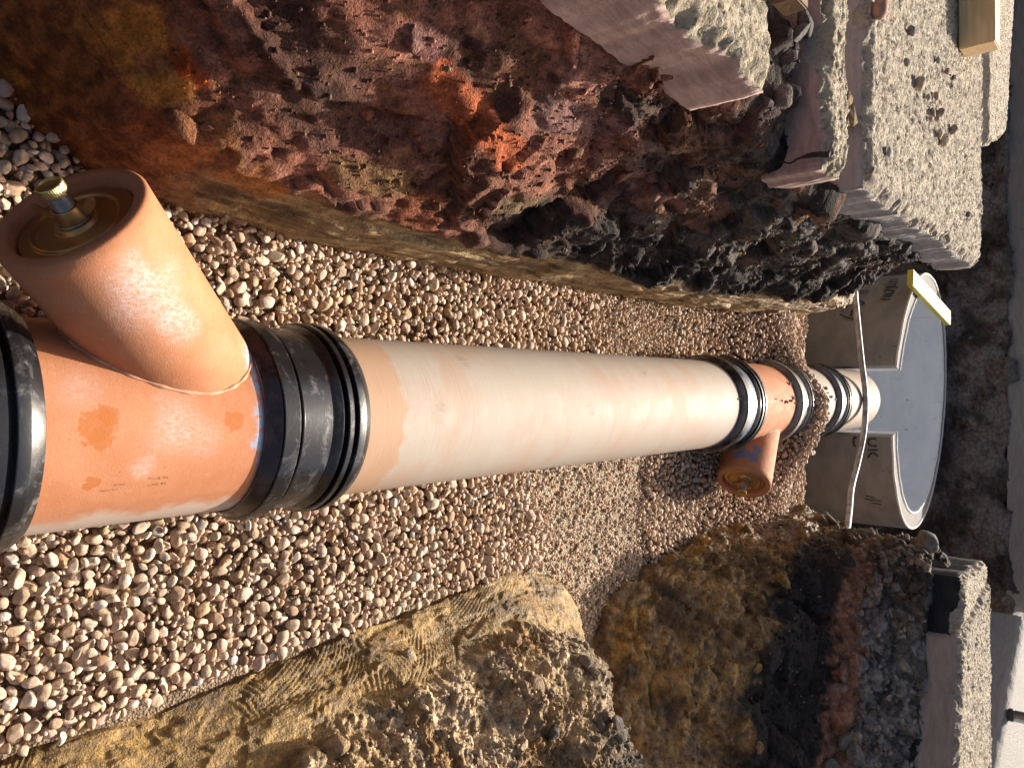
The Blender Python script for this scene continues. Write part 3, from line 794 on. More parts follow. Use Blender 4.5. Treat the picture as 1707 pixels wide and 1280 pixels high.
for c, k in enumerate(sorted(single)):
    p0, p, sz, R, cl = STONES[k]
    key = (p, c % 3)
    if key not in pm:
        v = PROTO[p][3]; pm[key] = mesh_np('pebble', v, ICO[3][1], PEB, True, np.broadcast_to(PAL[RNG.choice(len(PAL), p=PW)] * RNG.uniform(.85, 1.12), v.shape))
    o = link('pebble', pm[key], bed)
    mm = np.eye(4); mm[:3, :3] = R * sz; mm[:3, 3] = p0
    o.matrix_local = Matrix(mm.tolist())
def join_stones(name, ids, parent, lvl):
    VV, FF, CC, b = [], [], [], 0
    for k in ids:
        p0, p, sz, R, cl = STONES[k]
        L = lvl(p0, sz); v = PROTO[p][L] @ (R.T * sz) + p0
        VV.append(v); FF.append(ICO[L][1] + b); CC.append(np.broadcast_to(cl, v.shape)); b += len(v)
    me = mesh_np(name, np.concatenate(VV), np.concatenate(FF), PEB, True, np.concatenate(CC))
    return link(name, me, parent, kind='stuff')
hid = np.ones(len(pos), bool)               # stones wholly covered by others are left out
for ddx, ddy in ((0, 0), (.7, 0), (-.7, 0), (0, .7), (0, -.7), (.5, .5), (-.5, -.5), (.5, -.5), (-.5, .5)):
    ii = (ij[:, 0] + (ddx * siz / CELL).astype(int)).clip(0, hnx - 1); jj = (ij[:, 1] + (ddy * siz / CELL).astype(int)).clip(0, hny - 1)
    hid &= HM[ii, jj] > pos[:, 2] + siz * .75
vis = [k for k in range(len(STONES)) if k not in single and not hid[k] and 0 < uv[k, 1] < H + 200 and uv[k, 0] > -150]
join_stones('loose_gravel', vis, bed, lambda p, s: 3 if (p[1] < .8 and s > .016) else (2 if s > .008 else 1))

# ------------------------------------------------------------------ pipes
def ring_part(name, c, axis, prof, mat, parent, n=128, closed=True):
    V, Fq = lathe(c, axis, prof, n, closed); return part(name, V, Fq, mat, parent, 'edges')
def coupling(y0, y1, label, mirror=False, barrel=RUB, edge=None):
    """rubber sleeve: two ribbed flanges and a waist"""
    L = y1 - y0
    o = empty('pipe_coupling', (0, y0, -.2), label, 'coupling', 'rubber couplings of the clay pipe')
    k = L / .24
    fl_a = [(.030, .184), (.030, .2035), (.062, .2050), (.064, .202), (.064, .184)]
    lip = [(.0, .1815), (.0, .1845), (.027, .1985), (.030, .1985), (.030, .1815)]
    rib = [(.0735, .184), (.0735, .1965), (.0785, .1965), (.0785, .184)]
    waist = [(.0785, .184), (.0785, .1905), (.147, .1895), (.147, .184)]
    neck = [(.147, .184), (.147, .1895), (.164, .1985), (.168, .1985), (.168, .184)]
    rib2 = [(.1755, .184), (.1755, .2045), (.188, .2045), (.188, .184)]
    fl_b = [(.1985, .184), (.1985, .2060), (.216, .2055), (.238, .1915), (.238, .1815), (.1985, .1815)]
    core = [(.01, .1812), (.01, .186), (.23, .186), (.23, .1812)]
    RB_, RC_, SL_ = (RUB, RUBC, SEAL) if edge is None else (edge, edge, edge)
    def pr(q):
        q = [(a * k, r) for a, r in q]
        if mirror: q = [(L - a, r) for a, r in q][::-1]
        return rounded(q + q[:1], .0014)[:-1]
    c = (0, y0, 0); ax = (0, 1, 0)
    ring_part('sleeve_core', c, ax, pr(core), RC_, o)
    ring_part('seal_lip', c, ax, pr(lip), SL_, o); ring_part('flange', c, ax, pr(fl_a), RB_, o); ring_part('rib', c, ax, pr(rib), RC_, o)
    ring_part('waist', c, ax, pr(waist), barrel, o); ring_part('neck', c, ax, pr(neck), RC_, o)
    ring_part('rib', c, ax, pr(rib2), RC_, o); ring_part('flange', c, ax, pr(fl_b), RB_, o)
    return o
def barrel_pipe(y0, y1, mat, label, R=R_P, wall=.03):
    o = empty('clay_pipe', (0, y0, -R), label, 'pipe', 'clay pipe lengths')
    prof = dense([(0, R - wall), (0, R - .003), (.003, R), (y1 - y0 - .003, R), (y1 - y0, R - .003), (y1 - y0, R - wall)], .05)
    V, Fq = lathe((0, y0, 0), (0, 1, 0), prof, 160, True)
    part('barrel', V, Fq, mat, o, 'edges'); return o

def px_pipe(x, y, R=R_P): return on_cyl(x, y, (0, 0, 0), (0, 1, 0), R)[0]
B1 = np.array([0, .7768, 0.]); D1 = np.array([-.6245, -.6785, .3868]); L1 = .5165; RB = .1175
B2 = np.array([0, 3.4656, 0.]); D2 = np.array([.7514, -.6484, .1226]); L2 = .4631; RB2 = .1145
def px_b1(x, y): return on_cyl(x, y, B1, D1, RB)[0]
def px_b2(x, y): return on_cyl(x, y, B2, D2, RB2)[0]
fit1 = clay_fitting_mat('orange_clay',
    [(px_b1(250, 500), .09, 1.), (px_b1(300, 545), .05, .7), (px_b1(215, 460), .05, .6), (px_pipe(290, 710), .07, .8), (px_pipe(240, 780), .03, .7),
     (px_pipe(130, 650), .05, .45), (px_pipe(340, 730), .05, .5)],
    [(px_pipe(160, 710), .030), (px_pipe(180, 695), .018), (px_pipe(152, 805), .013), (px_pipe(165, 732), .018), (px_pipe(390, 700), .02)],
    [(px_pipe(447, 690), .03), (px_pipe(445, 730), .035), (px_pipe(440, 765), .02), (px_b1(418, 600), .035), (px_pipe(440, 640), .03)], wash=True)
fit2 = clay_fitting_mat('orange_clay_far', [(px_pipe(1300, 680), .03, .3)], [],
    [(px_b2(1240, 755), .035), (px_b2(1255, 760), .035), (px_b2(1230, 757), .03), (px_b2(1262, 748), .03)], lube_lo=.26, lube_c=(.16, .20, .30))
def junction(name_label, y0, y1, B, D, L, RBr, mat, marks=None, wall=.024):
    o = empty('pipe_junction', (0, y0, -R_P), name_label, 'pipe fitting', 'clay pipe junctions')
    prof = dense([(0, R_P - .03), (0, R_P), (y1 - y0, R_P), (y1 - y0, R_P - .03)], .03)
    V, Fq = lathe((0, y0, 0), (0, 1, 0), prof, 160, True); part('barrel', V, Fq, mat, o, 'edges')
    # branch: starts inside the barrel, open rim at its end
    prof = rounded([(.08, RBr - wall), (.08, RBr), (L, RBr), (L, RBr - wall), (.08, RBr - wall)], .005)[:-1]
    prof = [prof[0]] + dense(prof[1:], .02)
    V, Fq = lathe(B, D, prof, 144, True); br = part('branch', V, Fq, mat, o)
    # mortar bead along the line where the branch meets the barrel
    a, u, v = frame(D); th = np.linspace(0, 2 * np.pi, 181)
    pts = []
    for q in th:
        w = RBr * (math.cos(q) * u + math.sin(q) * v); s = B + w
        A = a[0] ** 2 + a[2] ** 2; Bq = 2 * (s[0] * a[0] + s[2] * a[2]); Cq = s[0] ** 2 + s[2] ** 2 - R_P ** 2
        t = (-Bq + math.sqrt(max(Bq * Bq - 4 * A * Cq, 0))) / (2 * A); pts.append(s + a * t)
    V, Fq = tube(np.array(pts), .0035 + .001 * np.sin(th * 23), 8, False)
    part('mortar_bead', V, Fq, BEAD, o)
    return o
t = NT('mortar_bead'); n_ = t.noise(t.pos(), 60, 4); BEAD = t.out(t.mix(t.mr(n_, .3, .7), (.40, .19, .10), (.62, .36, .22)), .8)

DUSTY = rubber_mat('dusty_rubber', 1., (.15, .125, .10))
coupling(.155, .402, 'black rubber coupling cut off by the edge of the picture, nearest the camera')
junction('large orange clay junction with a capped branch, nearest the camera', .37, .79, B1, D1, L1, RB, fit1)
coupling(.762, 1.003, 'black rubber coupling between the near orange junction and the long pale pipe')
PALE1 = clay_pipe_mat('cream_clay', 1.105, [(px_pipe(735, 687), .03), (px_pipe(848, 648), .008), (px_pipe(985, 680), .03), (px_pipe(1070, 618), .03), (px_pipe(770, 600), .03)], [(2.835, 1)])
PALE2 = clay_pipe_mat('cream_clay_far', None, [], [])
PALE3 = clay_pipe_mat('cream_clay_end', None, [(px_pipe(1425, 640), .06), (px_pipe(1428, 690), .05)], [(4.245, -1)])
barrel_pipe(.96, 2.90, PALE1, 'long cream clay pipe running along the middle of the trench')
coupling(2.845, 3.085, 'black rubber coupling between the long pale pipe and the far orange junction', barrel=RUBB)
junction('orange clay junction with its branch pointing right, half buried in the far gravel', 3.04, 3.50, B2, D2, L2, RB2, fit2)
coupling(3.455, 3.665, 'grey dusted coupling covered by the heap of gravel', barrel=DUSTY, edge=DUSTY)
barrel_pipe(3.63, 4.06, PALE2, 'short cream pipe length between the gravel heap and the last coupling')
coupling(4.02, 4.235, 'black rubber coupling just in front of the concrete manhole ring', barrel=RUBB)
barrel_pipe(4.20, 4.83, PALE3, 'stained cream pipe end that reaches into the manhole notch')

# faint stamped marks on the near junction
INK = plain_mat('brown_ink', (.13, .05, .03), .8)
def ribbons(name, strokes, hit, w, mat, parent, lift=.0012):
    for st in strokes:
        P, Nn = zip(*[hit(x, y) for x, y in st]); P = np.array(P); Nn = np.array(Nn)
        k = 6 * (len(P) - 1) + 1; s = np.linspace(0, len(P) - 1, k)
        P = np.stack([np.interp(s, range(len(P)), P[:, i]) for i in range(3)], 1); Nn = np.stack([np.interp(s, range(len(Nn)), Nn[:, i]) for i in range(3)], 1)
        tg = np.gradient(P, axis=0); sd = np.cross(tg, Nn); sd /= np.linalg.norm(sd, axis=1)[:, None] + 1e-12
        ww = w * (1 + .25 * RNG.normal(size=len(P)).clip(-1, 1))[:, None] * .5
        V = np.stack([P + Nn * lift + sd * ww, P + Nn * lift - sd * ww], 1).reshape(-1, 3); n = len(P)
        part(name, V, np.array([[2*i, 2*i + 2, 2*i + 3, 2*i + 1] for i in range(n - 1)]), mat, parent, False)
jn = [o for o in COL.objects if o.name.startswith('pipe_junction')][0]
def sk(ox, oy, s, L): return [[(ox + x / s, oy + y / s) for x, y in q] for q in L]
ribbons('stamped_mark', sk(120, 760, 7.76, [
    [(372, 458), (380, 435)], [(400, 440), (412, 452)], [(425, 450), (440, 435)], [(455, 442), (475, 436)], [(490, 440), (500, 428)], [(525, 438), (535, 425), (548, 436)], [(580, 432), (588, 415)],
    [(552, 385), (565, 355)], [(590, 372), (600, 362)], [(620, 370), (632, 358)], [(650, 372), (658, 352)], [(680, 368), (688, 350)],
    [(1000, 300), (1010, 270)], [(1030, 295), (1042, 285)], [(1060, 298), (1072, 288)], [(1085, 292), (1100, 284)], [(1120, 270), (1138, 272), (1122, 295), (1142, 292)], [(1180, 280), (1190, 262), (1200, 278)], [(1215, 270), (1228, 285)], [(1232, 258), (1240, 285)],
    [(980, 372), (995, 380)], [(1010, 380), (1022, 372)], [(1040, 375), (1050, 350)], [(1075, 370), (1082, 352), (1090, 368)], [(1100, 345), (1106, 372)], [(1158, 342), (1172, 360)], [(1175, 340), (1160, 362)], [(1198, 338), (1208, 360)]]),
    lambda x, y: on_cyl(x, y, (0, 0, 0), (0, 1, 0), R_P), .0009, INK, jn, .0008)

# ------------------------------------------------------------------ test plugs in the branch ends
GOLD = metal_mat('passivated_plate', (.66, .36, .10), (.50, .30, .15), .30)
BRASS = metal_mat('brass', (.72, .55, .22), (.60, .44, .16), .28)
ZINC = metal_mat('zinc_tube', (.42, .38, .36), (.30, .27, .26), .32)
def plug(B, D, L, Ri, label, full=True):
    D = np.asarray(D) / np.linalg.norm(D); c = B + D * (L - .024)
    o = empty('drain_plug', tuple(c), label, 'drain plug', 'drain test plugs')
    def lp(name, prof, mat, n=96): return ring_part(name, c, D, prof, mat, o, n)
    lp('rubber_ring', rounded([(-.03, .03), (-.03, Ri - .0005), (-.004, Ri - .0005), (-.004, .03), (-.03, .03)], .003)[:-1], RUBC)
    k = Ri - .004
    lp('pressed_plate', rounded([(0, .004), (0, k * .99), (.003, k), (.006, k * .985), (.006, k * .80), (.0105, k * .77), (.0105, k * .74), (.0065, k * .71), (.0065, .034), (.013, .030), (.013, .004), (0, .004)], .001)[:-1], GOLD, 128)
    lp('washer', rounded([(.013, .008), (.013, .0265), (.0165, .0265), (.0165, .008), (.013, .008)], .0008)[:-1], ZINC)
    lp('stem', [(.016, .009), (.016, .0160)] + [q for i in range(16) for q in ((.018 + i * .0028, .0160), (.0194 + i * .0028, .0151))] + [(.064, .0160), (.064, .009)], ZINC, 48)
    a, u, v = frame(D)
    nut = lp('wing_nut', rounded([(.0165, .0163), (.0165, .0235), (.026, .0218), (.037, .0196), (.037, .0163), (.0165, .0163)], .0008)[:-1], GOLD, 48)
    # the cap is knurled
    n = 72; th = np.linspace(0, 2 * np.pi, n, endpoint=False); kn = .0005 * (np.arange(n) % 2)
    pr = [(.059, .009), (.059, .0172), (.0622, .0175), (.0635, .0198), (.0755, .0198), (.077, .0188), (.0765, .0175), (.0738, .0168), (.0738, .0001)]
    V = np.array([[c + a * h + (r + (kn[i] if r > .019 else 0)) * (math.cos(th[i]) * u + math.sin(th[i]) * v) for i in range(n)] for h, r in pr]).reshape(-1, 3)
    part('knurled_cap', V, grid_faces(len(pr), n, wrap_m=True, flip=True), BRASS, o, False)
    # wings, opening across the picture
    wd = RGT - a * (RGT @ a); wd = UPV - a * (UPV @ a); wd /= np.linalg.norm(wd); sd = np.cross(a, wd)
    for sg in (1, -1):
        out2 = [(.018, .019), (.018, .036), (.026, .034), (.032, .038), (.039, .045), (.047, .048), (.051, .043), (.048, .035), (.041, .027), (.030, .0195)]
        bm = bmesh.new()
        loops = []
        for q in (-1, 1):
            loops.append([bm.verts.new(c + wd * sg * r + a * h + sd * q * (.0028 if r < .03 else .0018)) for r, h in out2])
        bm.faces.new(loops[0]); bm.faces.new(loops[1][::-1])
        m = len(out2)
        for i in range(m): bm.faces.new((loops[0][i], loops[1][i], loops[1][(i + 1) % m], loops[0][(i + 1) % m]))
        bmesh.ops.recalc_face_normals(bm, faces=bm.faces[:])
        bmesh.ops.bevel(bm, geom=bm.edges[:], offset=.0008, segments=2, affect='EDGES')
        bm.transform(Matrix.Translation(-Vector(c)))
        me = bpy.data.meshes.new('wing'); bm.to_mesh(me); bm.free(); me.materials.append(GOLD)
        w = link('wing', me, nut); w.location = (0, 0, 0)
    return o
plug(B1, D1, L1, RB - .024, 'gold metal test plug with wing nut in the branch nearest the camera')
plug(B2, D2, L2, RB2 - .024, 'gold metal test plug in the far branch that points right')

# ------------------------------------------------------------------ manhole ring
RC = np.array([.018, 5.592, .247]); RR = .845; TY, TX = -.045, -.032
CON = ring_mat('cast_concrete', (.20, .20, .198), (.28, .28, .275)); CONI = ring_mat('skylit_concrete', (.58, .61, .64), (.68, .70, .72)); RIM = rim_mat(); GROOVE = plain_mat('grey_joint', (.20, .185, .165), .9)  # inside concrete painted paler and bluer, skylight put into the colour
root = empty('manhole_ring', (RC[0], RC[1], -.68), 'grey concrete manhole ring with a slot cut for the pipe end', 'manhole ring')
def ring_sweep(prof, a0, a1, n, cap=True):
    th = np.linspace(a0, a1, n); prof = np.array(prof, float); m = len(prof)
    V = np.empty((n, m, 3))
    for j, (r, z) in enumerate(prof):
        x = r * np.cos(th); y = r * np.sin(th)
        wob = .004 * perlin(np.stack([x * 9, y * 9, x * 0 + z], -1), 14)
        V[:, j] = np.stack([RC[0] + x, RC[1] + y, RC[2] + z + TY * x + TX * y + (wob if z > -.05 else 0)], -1)
    Fq = grid_faces(n, m, wrap_m=True)
    V = V.reshape(-1, 3)
    if cap:
        e = []
        for b, fl in ((0, 1), ((n - 1) * m, -1)):
            c0 = V[b:b + m].mean(0); k = len(V); V = np.concatenate([V, c0 + (V[b:b + m] - c0) * .02])
            for i in range(m):
                q = [b + i, b + (i + 1) % m, k + (i + 1) % m, k + i]; e.append(q[::fl])
        Fq = np.concatenate([Fq, np.array(e)])
    return V, Fq
a_l, a_r = -math.pi / 2 - .262, -math.pi / 2 + .236
body = [(RR, -.93), (RR, -.0105), (RR - .060, -.0105), (RR - .060, -.93)]
liner = [(RR - .0605, -.93), (RR - .0605, -.0105), (RR - .115, -.0105), (RR - .115, -.60), (RR - .108, -.604), (RR - .108, -.612), (RR - .115, -.616), (RR - .115, -.93)]
V, Fq = ring_sweep(liner, a_r, a_l + 2 * math.pi, 200); part('inner_face', V, Fq, CONI, root, False)
V, Fq = ring_sweep(body, a_r, a_l + 2 * math.pi, 200); part('ring_wall', V, Fq, CON, root, False)
for (r0, r1, z1) in ((RR, RR - .015, .0), (RR - .100, RR - .115, .0)):
    V, Fq = ring_sweep([(r0, -.010), (r0, z1 - .004), (r0 - .004, z1), (r1 + .004, z1), (r1, z1 - .004), (r1, -.010)], a_r, a_l + 2 * math.pi, 200)
    part('rim', V, Fq, RIM, root, False)
V, Fq = ring_sweep([(RR - .0155, -.010), (RR - .0155, -.0085), (RR - .0995, -.0085), (RR - .0995, -.010)], a_r, a_l + 2 * math.pi, 200)
part('rim_groove', V, Fq, GROOVE, root, False)  # grey-brown strip between the two rim rings
th = np.linspace(0, 2 * np.pi, 64, endpoint=False)
V = np.concatenate([np.stack([RC[0] + .729 * np.cos(th), RC[1] + .729 * np.sin(th), 0 * th - .64], 1), np.stack([RC[0] + .01 * np.cos(th), RC[1] + .01 * np.sin(th), 0 * th - .64], 1)])
part('base', V, grid_faces(2, 64, wrap_m=True), CONI, root, False)
# brush lettering on the outside
PAINT = plain_mat('black_marking_paint', (.03, .03, .032), .7)
def hit_ring(x, y):
    return on_cyl(x, y, RC, (-TY, -TX, 1.), RR)
ribbons('brush_stroke', sk(1400, 700, 6.4, [
    [(388, 200), (318, 200), (300, 235), (318, 270), (398, 276)], [(300, 318), (408, 318)], [(345, 345), (318, 370), (300, 402)], [(345, 345), (380, 360), (408, 386)],
    [(180, 185), (150, 190), (145, 235), (162, 285)], [(275, 806), (330, 815), (378, 832)], [(265, 838), (350, 850), (437, 861)], [(280, 880), (335, 892)], [(345, 884), (432, 892), (442, 962)], [(292, 918), (352, 920)],
    [(300, 938), (432, 950)], [(318, 968), (352, 976), (378, 965)], [(360, 1052), (440, 1066), (512, 1071)], [(385, 1086), (482, 1088)]]), hit_ring, .012, PAINT, root, .002)
ribbons('brush_stroke', sk(1400, 440, 7.11, [
    [(478, 420), (600, 420)], [(508, 383), (622, 383)], [(520, 322), (570, 312), (640, 322), (620, 352), (560, 360), (522, 350)], [(530, 295), (610, 280), (690, 280)], [(545, 278), (660, 262)],
    [(515, 250), (680, 243)], [(580, 215), (690, 213)], [(592, 192), (700, 176)], [(215, 322), (350, 318)], [(240, 352), (340, 336)], [(15, 482), (110, 452), (250, 440), (288, 468), (258, 492)],
    [(20, 566), (60, 530), (98, 512)], [(0, 600), (70, 630), (112, 642), (160, 655)], [(145, 545), (130, 620)], [(252, 570), (240, 632)]]), hit_ring, .012, PAINT, root, .002)

# hose across the trench in front of the ring
hp = smooth_path([onY(x, y, Y) + np.array([0, 0, dz]) for x, y, Y, dz in [(1420, 440, 4.28, .03), (1425, 485, 4.35, 0), (1428, 520, 4.4, 0), (1436, 600, 4.45, .0), (1439, 665, 4.47, .012), (1438, 720, 4.45, .006), (1430, 770, 4.4, 0), (1420, 810, 4.3, 0), (1416, 850, 4.15, 0), (1412, 885, 4.0, .0)]], 80)
t = NT('hose_plastic'); n_ = t.noise(t.pos(), 25, 5, .65)
V, Fq = tube(hp, .0155, 16); me = mesh_np('hose', V - hp[40], Fq, t.out(t.mix(t.mr(n_, .38, .62), (.50, .46, .41), (.27, .23, .19)), .5, spec=.5))
link('hose', me, None, tuple(hp[40]), 'muddy grey hose laid across the pipe in front of the manhole ring', 'hose')

def prism(name, p0, p1, w, h, mat, label, cat, bev=.003, up=(0, 0, 1)):
    """a squared bar from p0 to p1 (centres of its lower face)"""
    p0, p1 = np.array(p0, float), np.array(p1, float); L = np.linalg.norm(p1 - p0)
    a = (p1 - p0) / L; u = np.cross(up, a); u /= np.linalg.norm(u); z = np.cross(a, u)
    bm = box_np((0, -w / 2, 0), (L, w / 2, h), bev)
    m = Matrix([[a[i], u[i], z[i], 0] for i in range(3)] + [[0, 0, 0, 1]])
    bm.transform(m)
    me = bpy.data.meshes.new(name); bm.to_mesh(me); bm.free(); me.materials.append(mat)
    return link(name, me, None, tuple(p0), label, cat)
YEL = wood_mat('yellow_wood', (.50, .42, .06), (.58, .51, .11), 1)
prism('batten', onZ(1512, 463, .290), onZ(1576, 531, .292), .10, .034, YEL, 'yellow wooden batten lying across the left rim of the manhole ring', 'batten')

# ------------------------------------------------------------------ concrete slabs
def slab(name, corners, ztop, thick, mats, label, relief=.006, nx=240, ny=200, seed=0, edge=.018, dz=(0, 0, 0, 0), group='broken concrete slabs'):
    """corners counter-clockwise from above; top is rough, sides are cut"""
    c = np.array(corners, float)
    u, v = np.meshgrid(np.linspace(0, 1, nx), np.linspace(0, 1, ny), indexing='ij')
    bl = lambda A: (A[0] * ((1-u)*(1-v))[..., None] + A[1] * (u*(1-v))[..., None] + A[2] * (u*v)[..., None] + A[3] * ((1-u)*v)[..., None])
    XY = bl(c); dzz = bl(np.array(dz, float)[:, None])[..., 0]
    q = np.stack([XY[..., 0], XY[..., 1], 0 * u + seed], -1)
    bd = np.minimum(np.minimum(u, 1 - u) * np.linalg.norm(c[1] - c[0]), np.minimum(v, 1 - v) * np.linalg.norm(c[3] - c[0]))
    wob = np.stack([fbm(q * 7, 4, 101 + seed), fbm(q * 7, 4, 102 + seed)], -1) * edge
    XY = XY + wob * (1 - sstep(0, .1, bd))[..., None]
    f, h, e = facet(q * 55, 103)
    g = relief * (.5 * fbm(q * 16, 3, 104, .6) + 1.25 * fbm(q * 62, 3, 105, .75)) + relief * .8 * f * sstep(-.1, .4, perlin(q * 11, 109))
    chip = (1 - sstep(.0, .035, bd + .03 * fbm(q * 18, 4, 106, .65)))
    Z = ztop + dzz + g - chip * .02 - .03 * (1 - sstep(0, .05, bd)) * sstep(.12, .4, fbm(q * 5, 3, 107))
    topv = np.concatenate([XY, Z[..., None]], -1)
    idx = np.arange(nx * ny).reshape(nx, ny)
    loop = np.concatenate([idx[:-1, 0], idx[-1, :-1], idx[1:, -1][::-1], idx[0, 1:][::-1]])
    V = [topv.reshape(-1, 3)]; Fq = [grid_faces(nx, ny)]; mi = [np.zeros((nx - 1) * (ny - 1), int)]
    prev = loop; base = nx * ny; n = len(loop); E = topv.reshape(-1, 3)[loop]; ks = 8
    ctr = E[:, :2].mean(0)
    for k in range(1, ks + 1):
        r = E.copy(); r[:, 2] = E[:, 2] + (ztop + (E[:, 2] - ztop) * .3 - thick - E[:, 2]) * k / ks
        nn = .006 * fbm(np.stack([r[:, 0] * 9, r[:, 1] * 9, r[:, 2] * 22], -1), 3, 108 + seed)
        dvec = r[:, :2] - ctr; dvec /= np.linalg.norm(dvec, axis=1)[:, None]; r[:, :2] += dvec * nn[:, None]
        cur = np.arange(base, base + n); base += n; V.append(r)
        j = np.roll(np.arange(n), -1)
        Fq.append(np.stack([prev, cur, cur[j], prev[j]], -1)); mi.append(np.ones(n, int)); prev = cur
    V = np.concatenate(V); loc = np.array([ctr[0], ctr[1], ztop - thick])
    # sides get their own vertices so that the arris stays crisp
    me = mesh_np(name, V - loc, np.concatenate(Fq), mats, True, midx=np.concatenate(mi))
    o = link(name, me, None, tuple(loc), label, 'concrete slab', group)
    return o
PINKM = slab_mats('pink_slab', (.34, .225, .19), (.50, .345, .29), (.50, .41, .27), (.65, .55, .40))
GREYM = slab_mats('grey_slab', (.27, .25, .24), (.36, .335, .315))
TANM = slab_mats('tan_slab', (.32, .265, .225), (.42, .355, .30))
Za = .84
slab('concrete_slab', [(-2.4, -.2), (-.76, -.05), (-.67, 1.50), (-2.4, 1.56)], Za, .175, PINKM, 'broken pinkish concrete slab on the left bank, nearest the camera', .008, 200, 210, 1, .014)
slab('concrete_slab', [(-2.3, 1.86), (-.585, 1.84), (-.60, 2.01), (-2.3, 2.03)], Za - .002, .16, PINKM, 'narrow cracked strip of concrete between the two larger slabs on the left bank', .006, 260, 50, 2, .03)
slab('concrete_slab', [(-2.7, 2.17), (-.605, 2.17), (-.60, 3.88), (-2.7, 3.97)], Za, .15, GREYM, 'long grey concrete slab with pebbles on it along the left bank', .008, 250, 240, 3, .024)
slab('concrete_slab', [(-2.9, 4.12), (-1.18, 4.02), (-1.35, 4.55), (-2.9, 5.1)], Za + .005, .14, GREYM, 'small grey slab piece behind the long slab at the upper right corner', .005, 120, 90, 4, .03)
slab('concrete_slab', [(.985, 3.63), (2.9, 3.28), (2.9, 4.5), (.86, 4.32)], Za - .03, .155, TANM, 'thick concrete slab on top of the right bank above the side trench', .008, 220, 120, 5, .02)
DARKM = slab_mats('tarred_slab', (.014, .014, .015), (.03, .03, .032))
slab('concrete_slab', [(.735, 3.70), (.975, 3.66), (.85, 4.30), (.76, 4.25)], Za - .035, .17, DARKM, 'short end of slab with a black tarred face beside the tan slab', .006, 60, 80, 6, .02)
slab('concrete_slab', [(1.585, 6.60), (2.27, 5.18), (4.8, 5.6), (4.4, 8.2)], .70, .28, slab_mats('pale_slab', (.30, .285, .265), (.38, .36, .335), (.36, .345, .32), (.46, .44, .41)), 'pale slab in sunlight at the far right with the metal post', .003, 60, 60, 7, .006)
slab('concrete_slab', [(-5, 6.86), (1.62, 6.82), (1.9, 9.5), (-5, 9.5)], .80, .235, slab_mats('road_slab', (.21, .195, .18), (.27, .25, .23), (.30, .28, .26), (.4, .38, .35)), 'dark cut edge of the road slab behind the manhole ring', .004, 160, 60, 8, .012)

# near-black tube for the crack across the face of the narrow strip
V, Fq = tube(smooth_path([onY(x, y, 1.832) for x, y in [(1292, 268), (1305, 270), (1318, 272), (1328, 266), (1340, 262), (1352, 259), (1384, 258)]], 40), np.interp(np.linspace(0, 1, 40), [0, .5, .6, 1], [.002, .003, .006, .008]), 6)
st = [o for o in COL.objects if o.name == 'concrete_slab.001'][0]
part('crack', V, Fq, plain_mat('crack_dark', (.03, .025, .022), .95), st)

PINE = wood_mat('pine', (.60, .40, .19), (.74, .53, .29), 0)
prism('timber', (-1.378, 3.392, Za + .006), (-3.2, 3.30, Za + .006), .118, .120, PINE, 'sawn pine timber lying on the long grey slab', 'timber', .004)
prism('timber', (-.83, 1.51, Za + .004), (-1.9, 1.50, Za + .004), .07, .05, wood_mat('dark_wood', (.10, .055, .025), (.17, .10, .045), 0), 'dark brown timber end on the pinkish slab at the top edge', 'timber')
# post
pp = onZ(1681, 1190, .70)
root = empty('metal_post', tuple(pp), 'galvanised steel post standing on the pale slab at the far right', 'post')
STEEL = metal_mat('galvanised_steel', (.55, .56, .58), (.42, .43, .45), .25)
V, Fq = lathe(pp, (0, 0, 1), rounded([(.004, .031), (.004, .036), (1.05, .036), (1.05, .031), (.004, .031)], .002)[:-1], 40, True); part('tube', V, Fq, STEEL, root)
V, Fq = lathe(pp, (0, 0, 1), rounded([(.0, .030), (.0, .040), (.03, .040), (.03, .030), (.0, .030)], .002)[:-1], 40, True); part('collar', V, Fq, plain_mat('collar_black', (.03, .03, .03), .5), root)

# ------------------------------------------------------------------ loose stones and rubble
def rock_mesh(seed, ang, lvl, c, ):
    v = stone_shape(ICO[lvl][0], 500 + seed, ang)[0]
    v = v * (1 + .06 * perlin(v * 5 + seed, 7)[:, None])
    if seed >= 40: v = v * (1 + .14 * fbm(v * 3 + seed, 3, 8)[:, None])
    return mesh_np('stone', v, ICO[lvl][1], SOIL if seed >= 40 else PEB, True, np.broadcast_to(c, v.shape), np.full(len(v), .85))
def place(name, me, p, s, parent=None, tilt=.5, **kw):
    o = link(name, me, parent, **kw); mm = np.eye(4); mm[:3, :3] = rand_rot(RNG, tilt) * s; mm[:3, 3] = p
    o.matrix_local = Matrix(mm.tolist()); return o
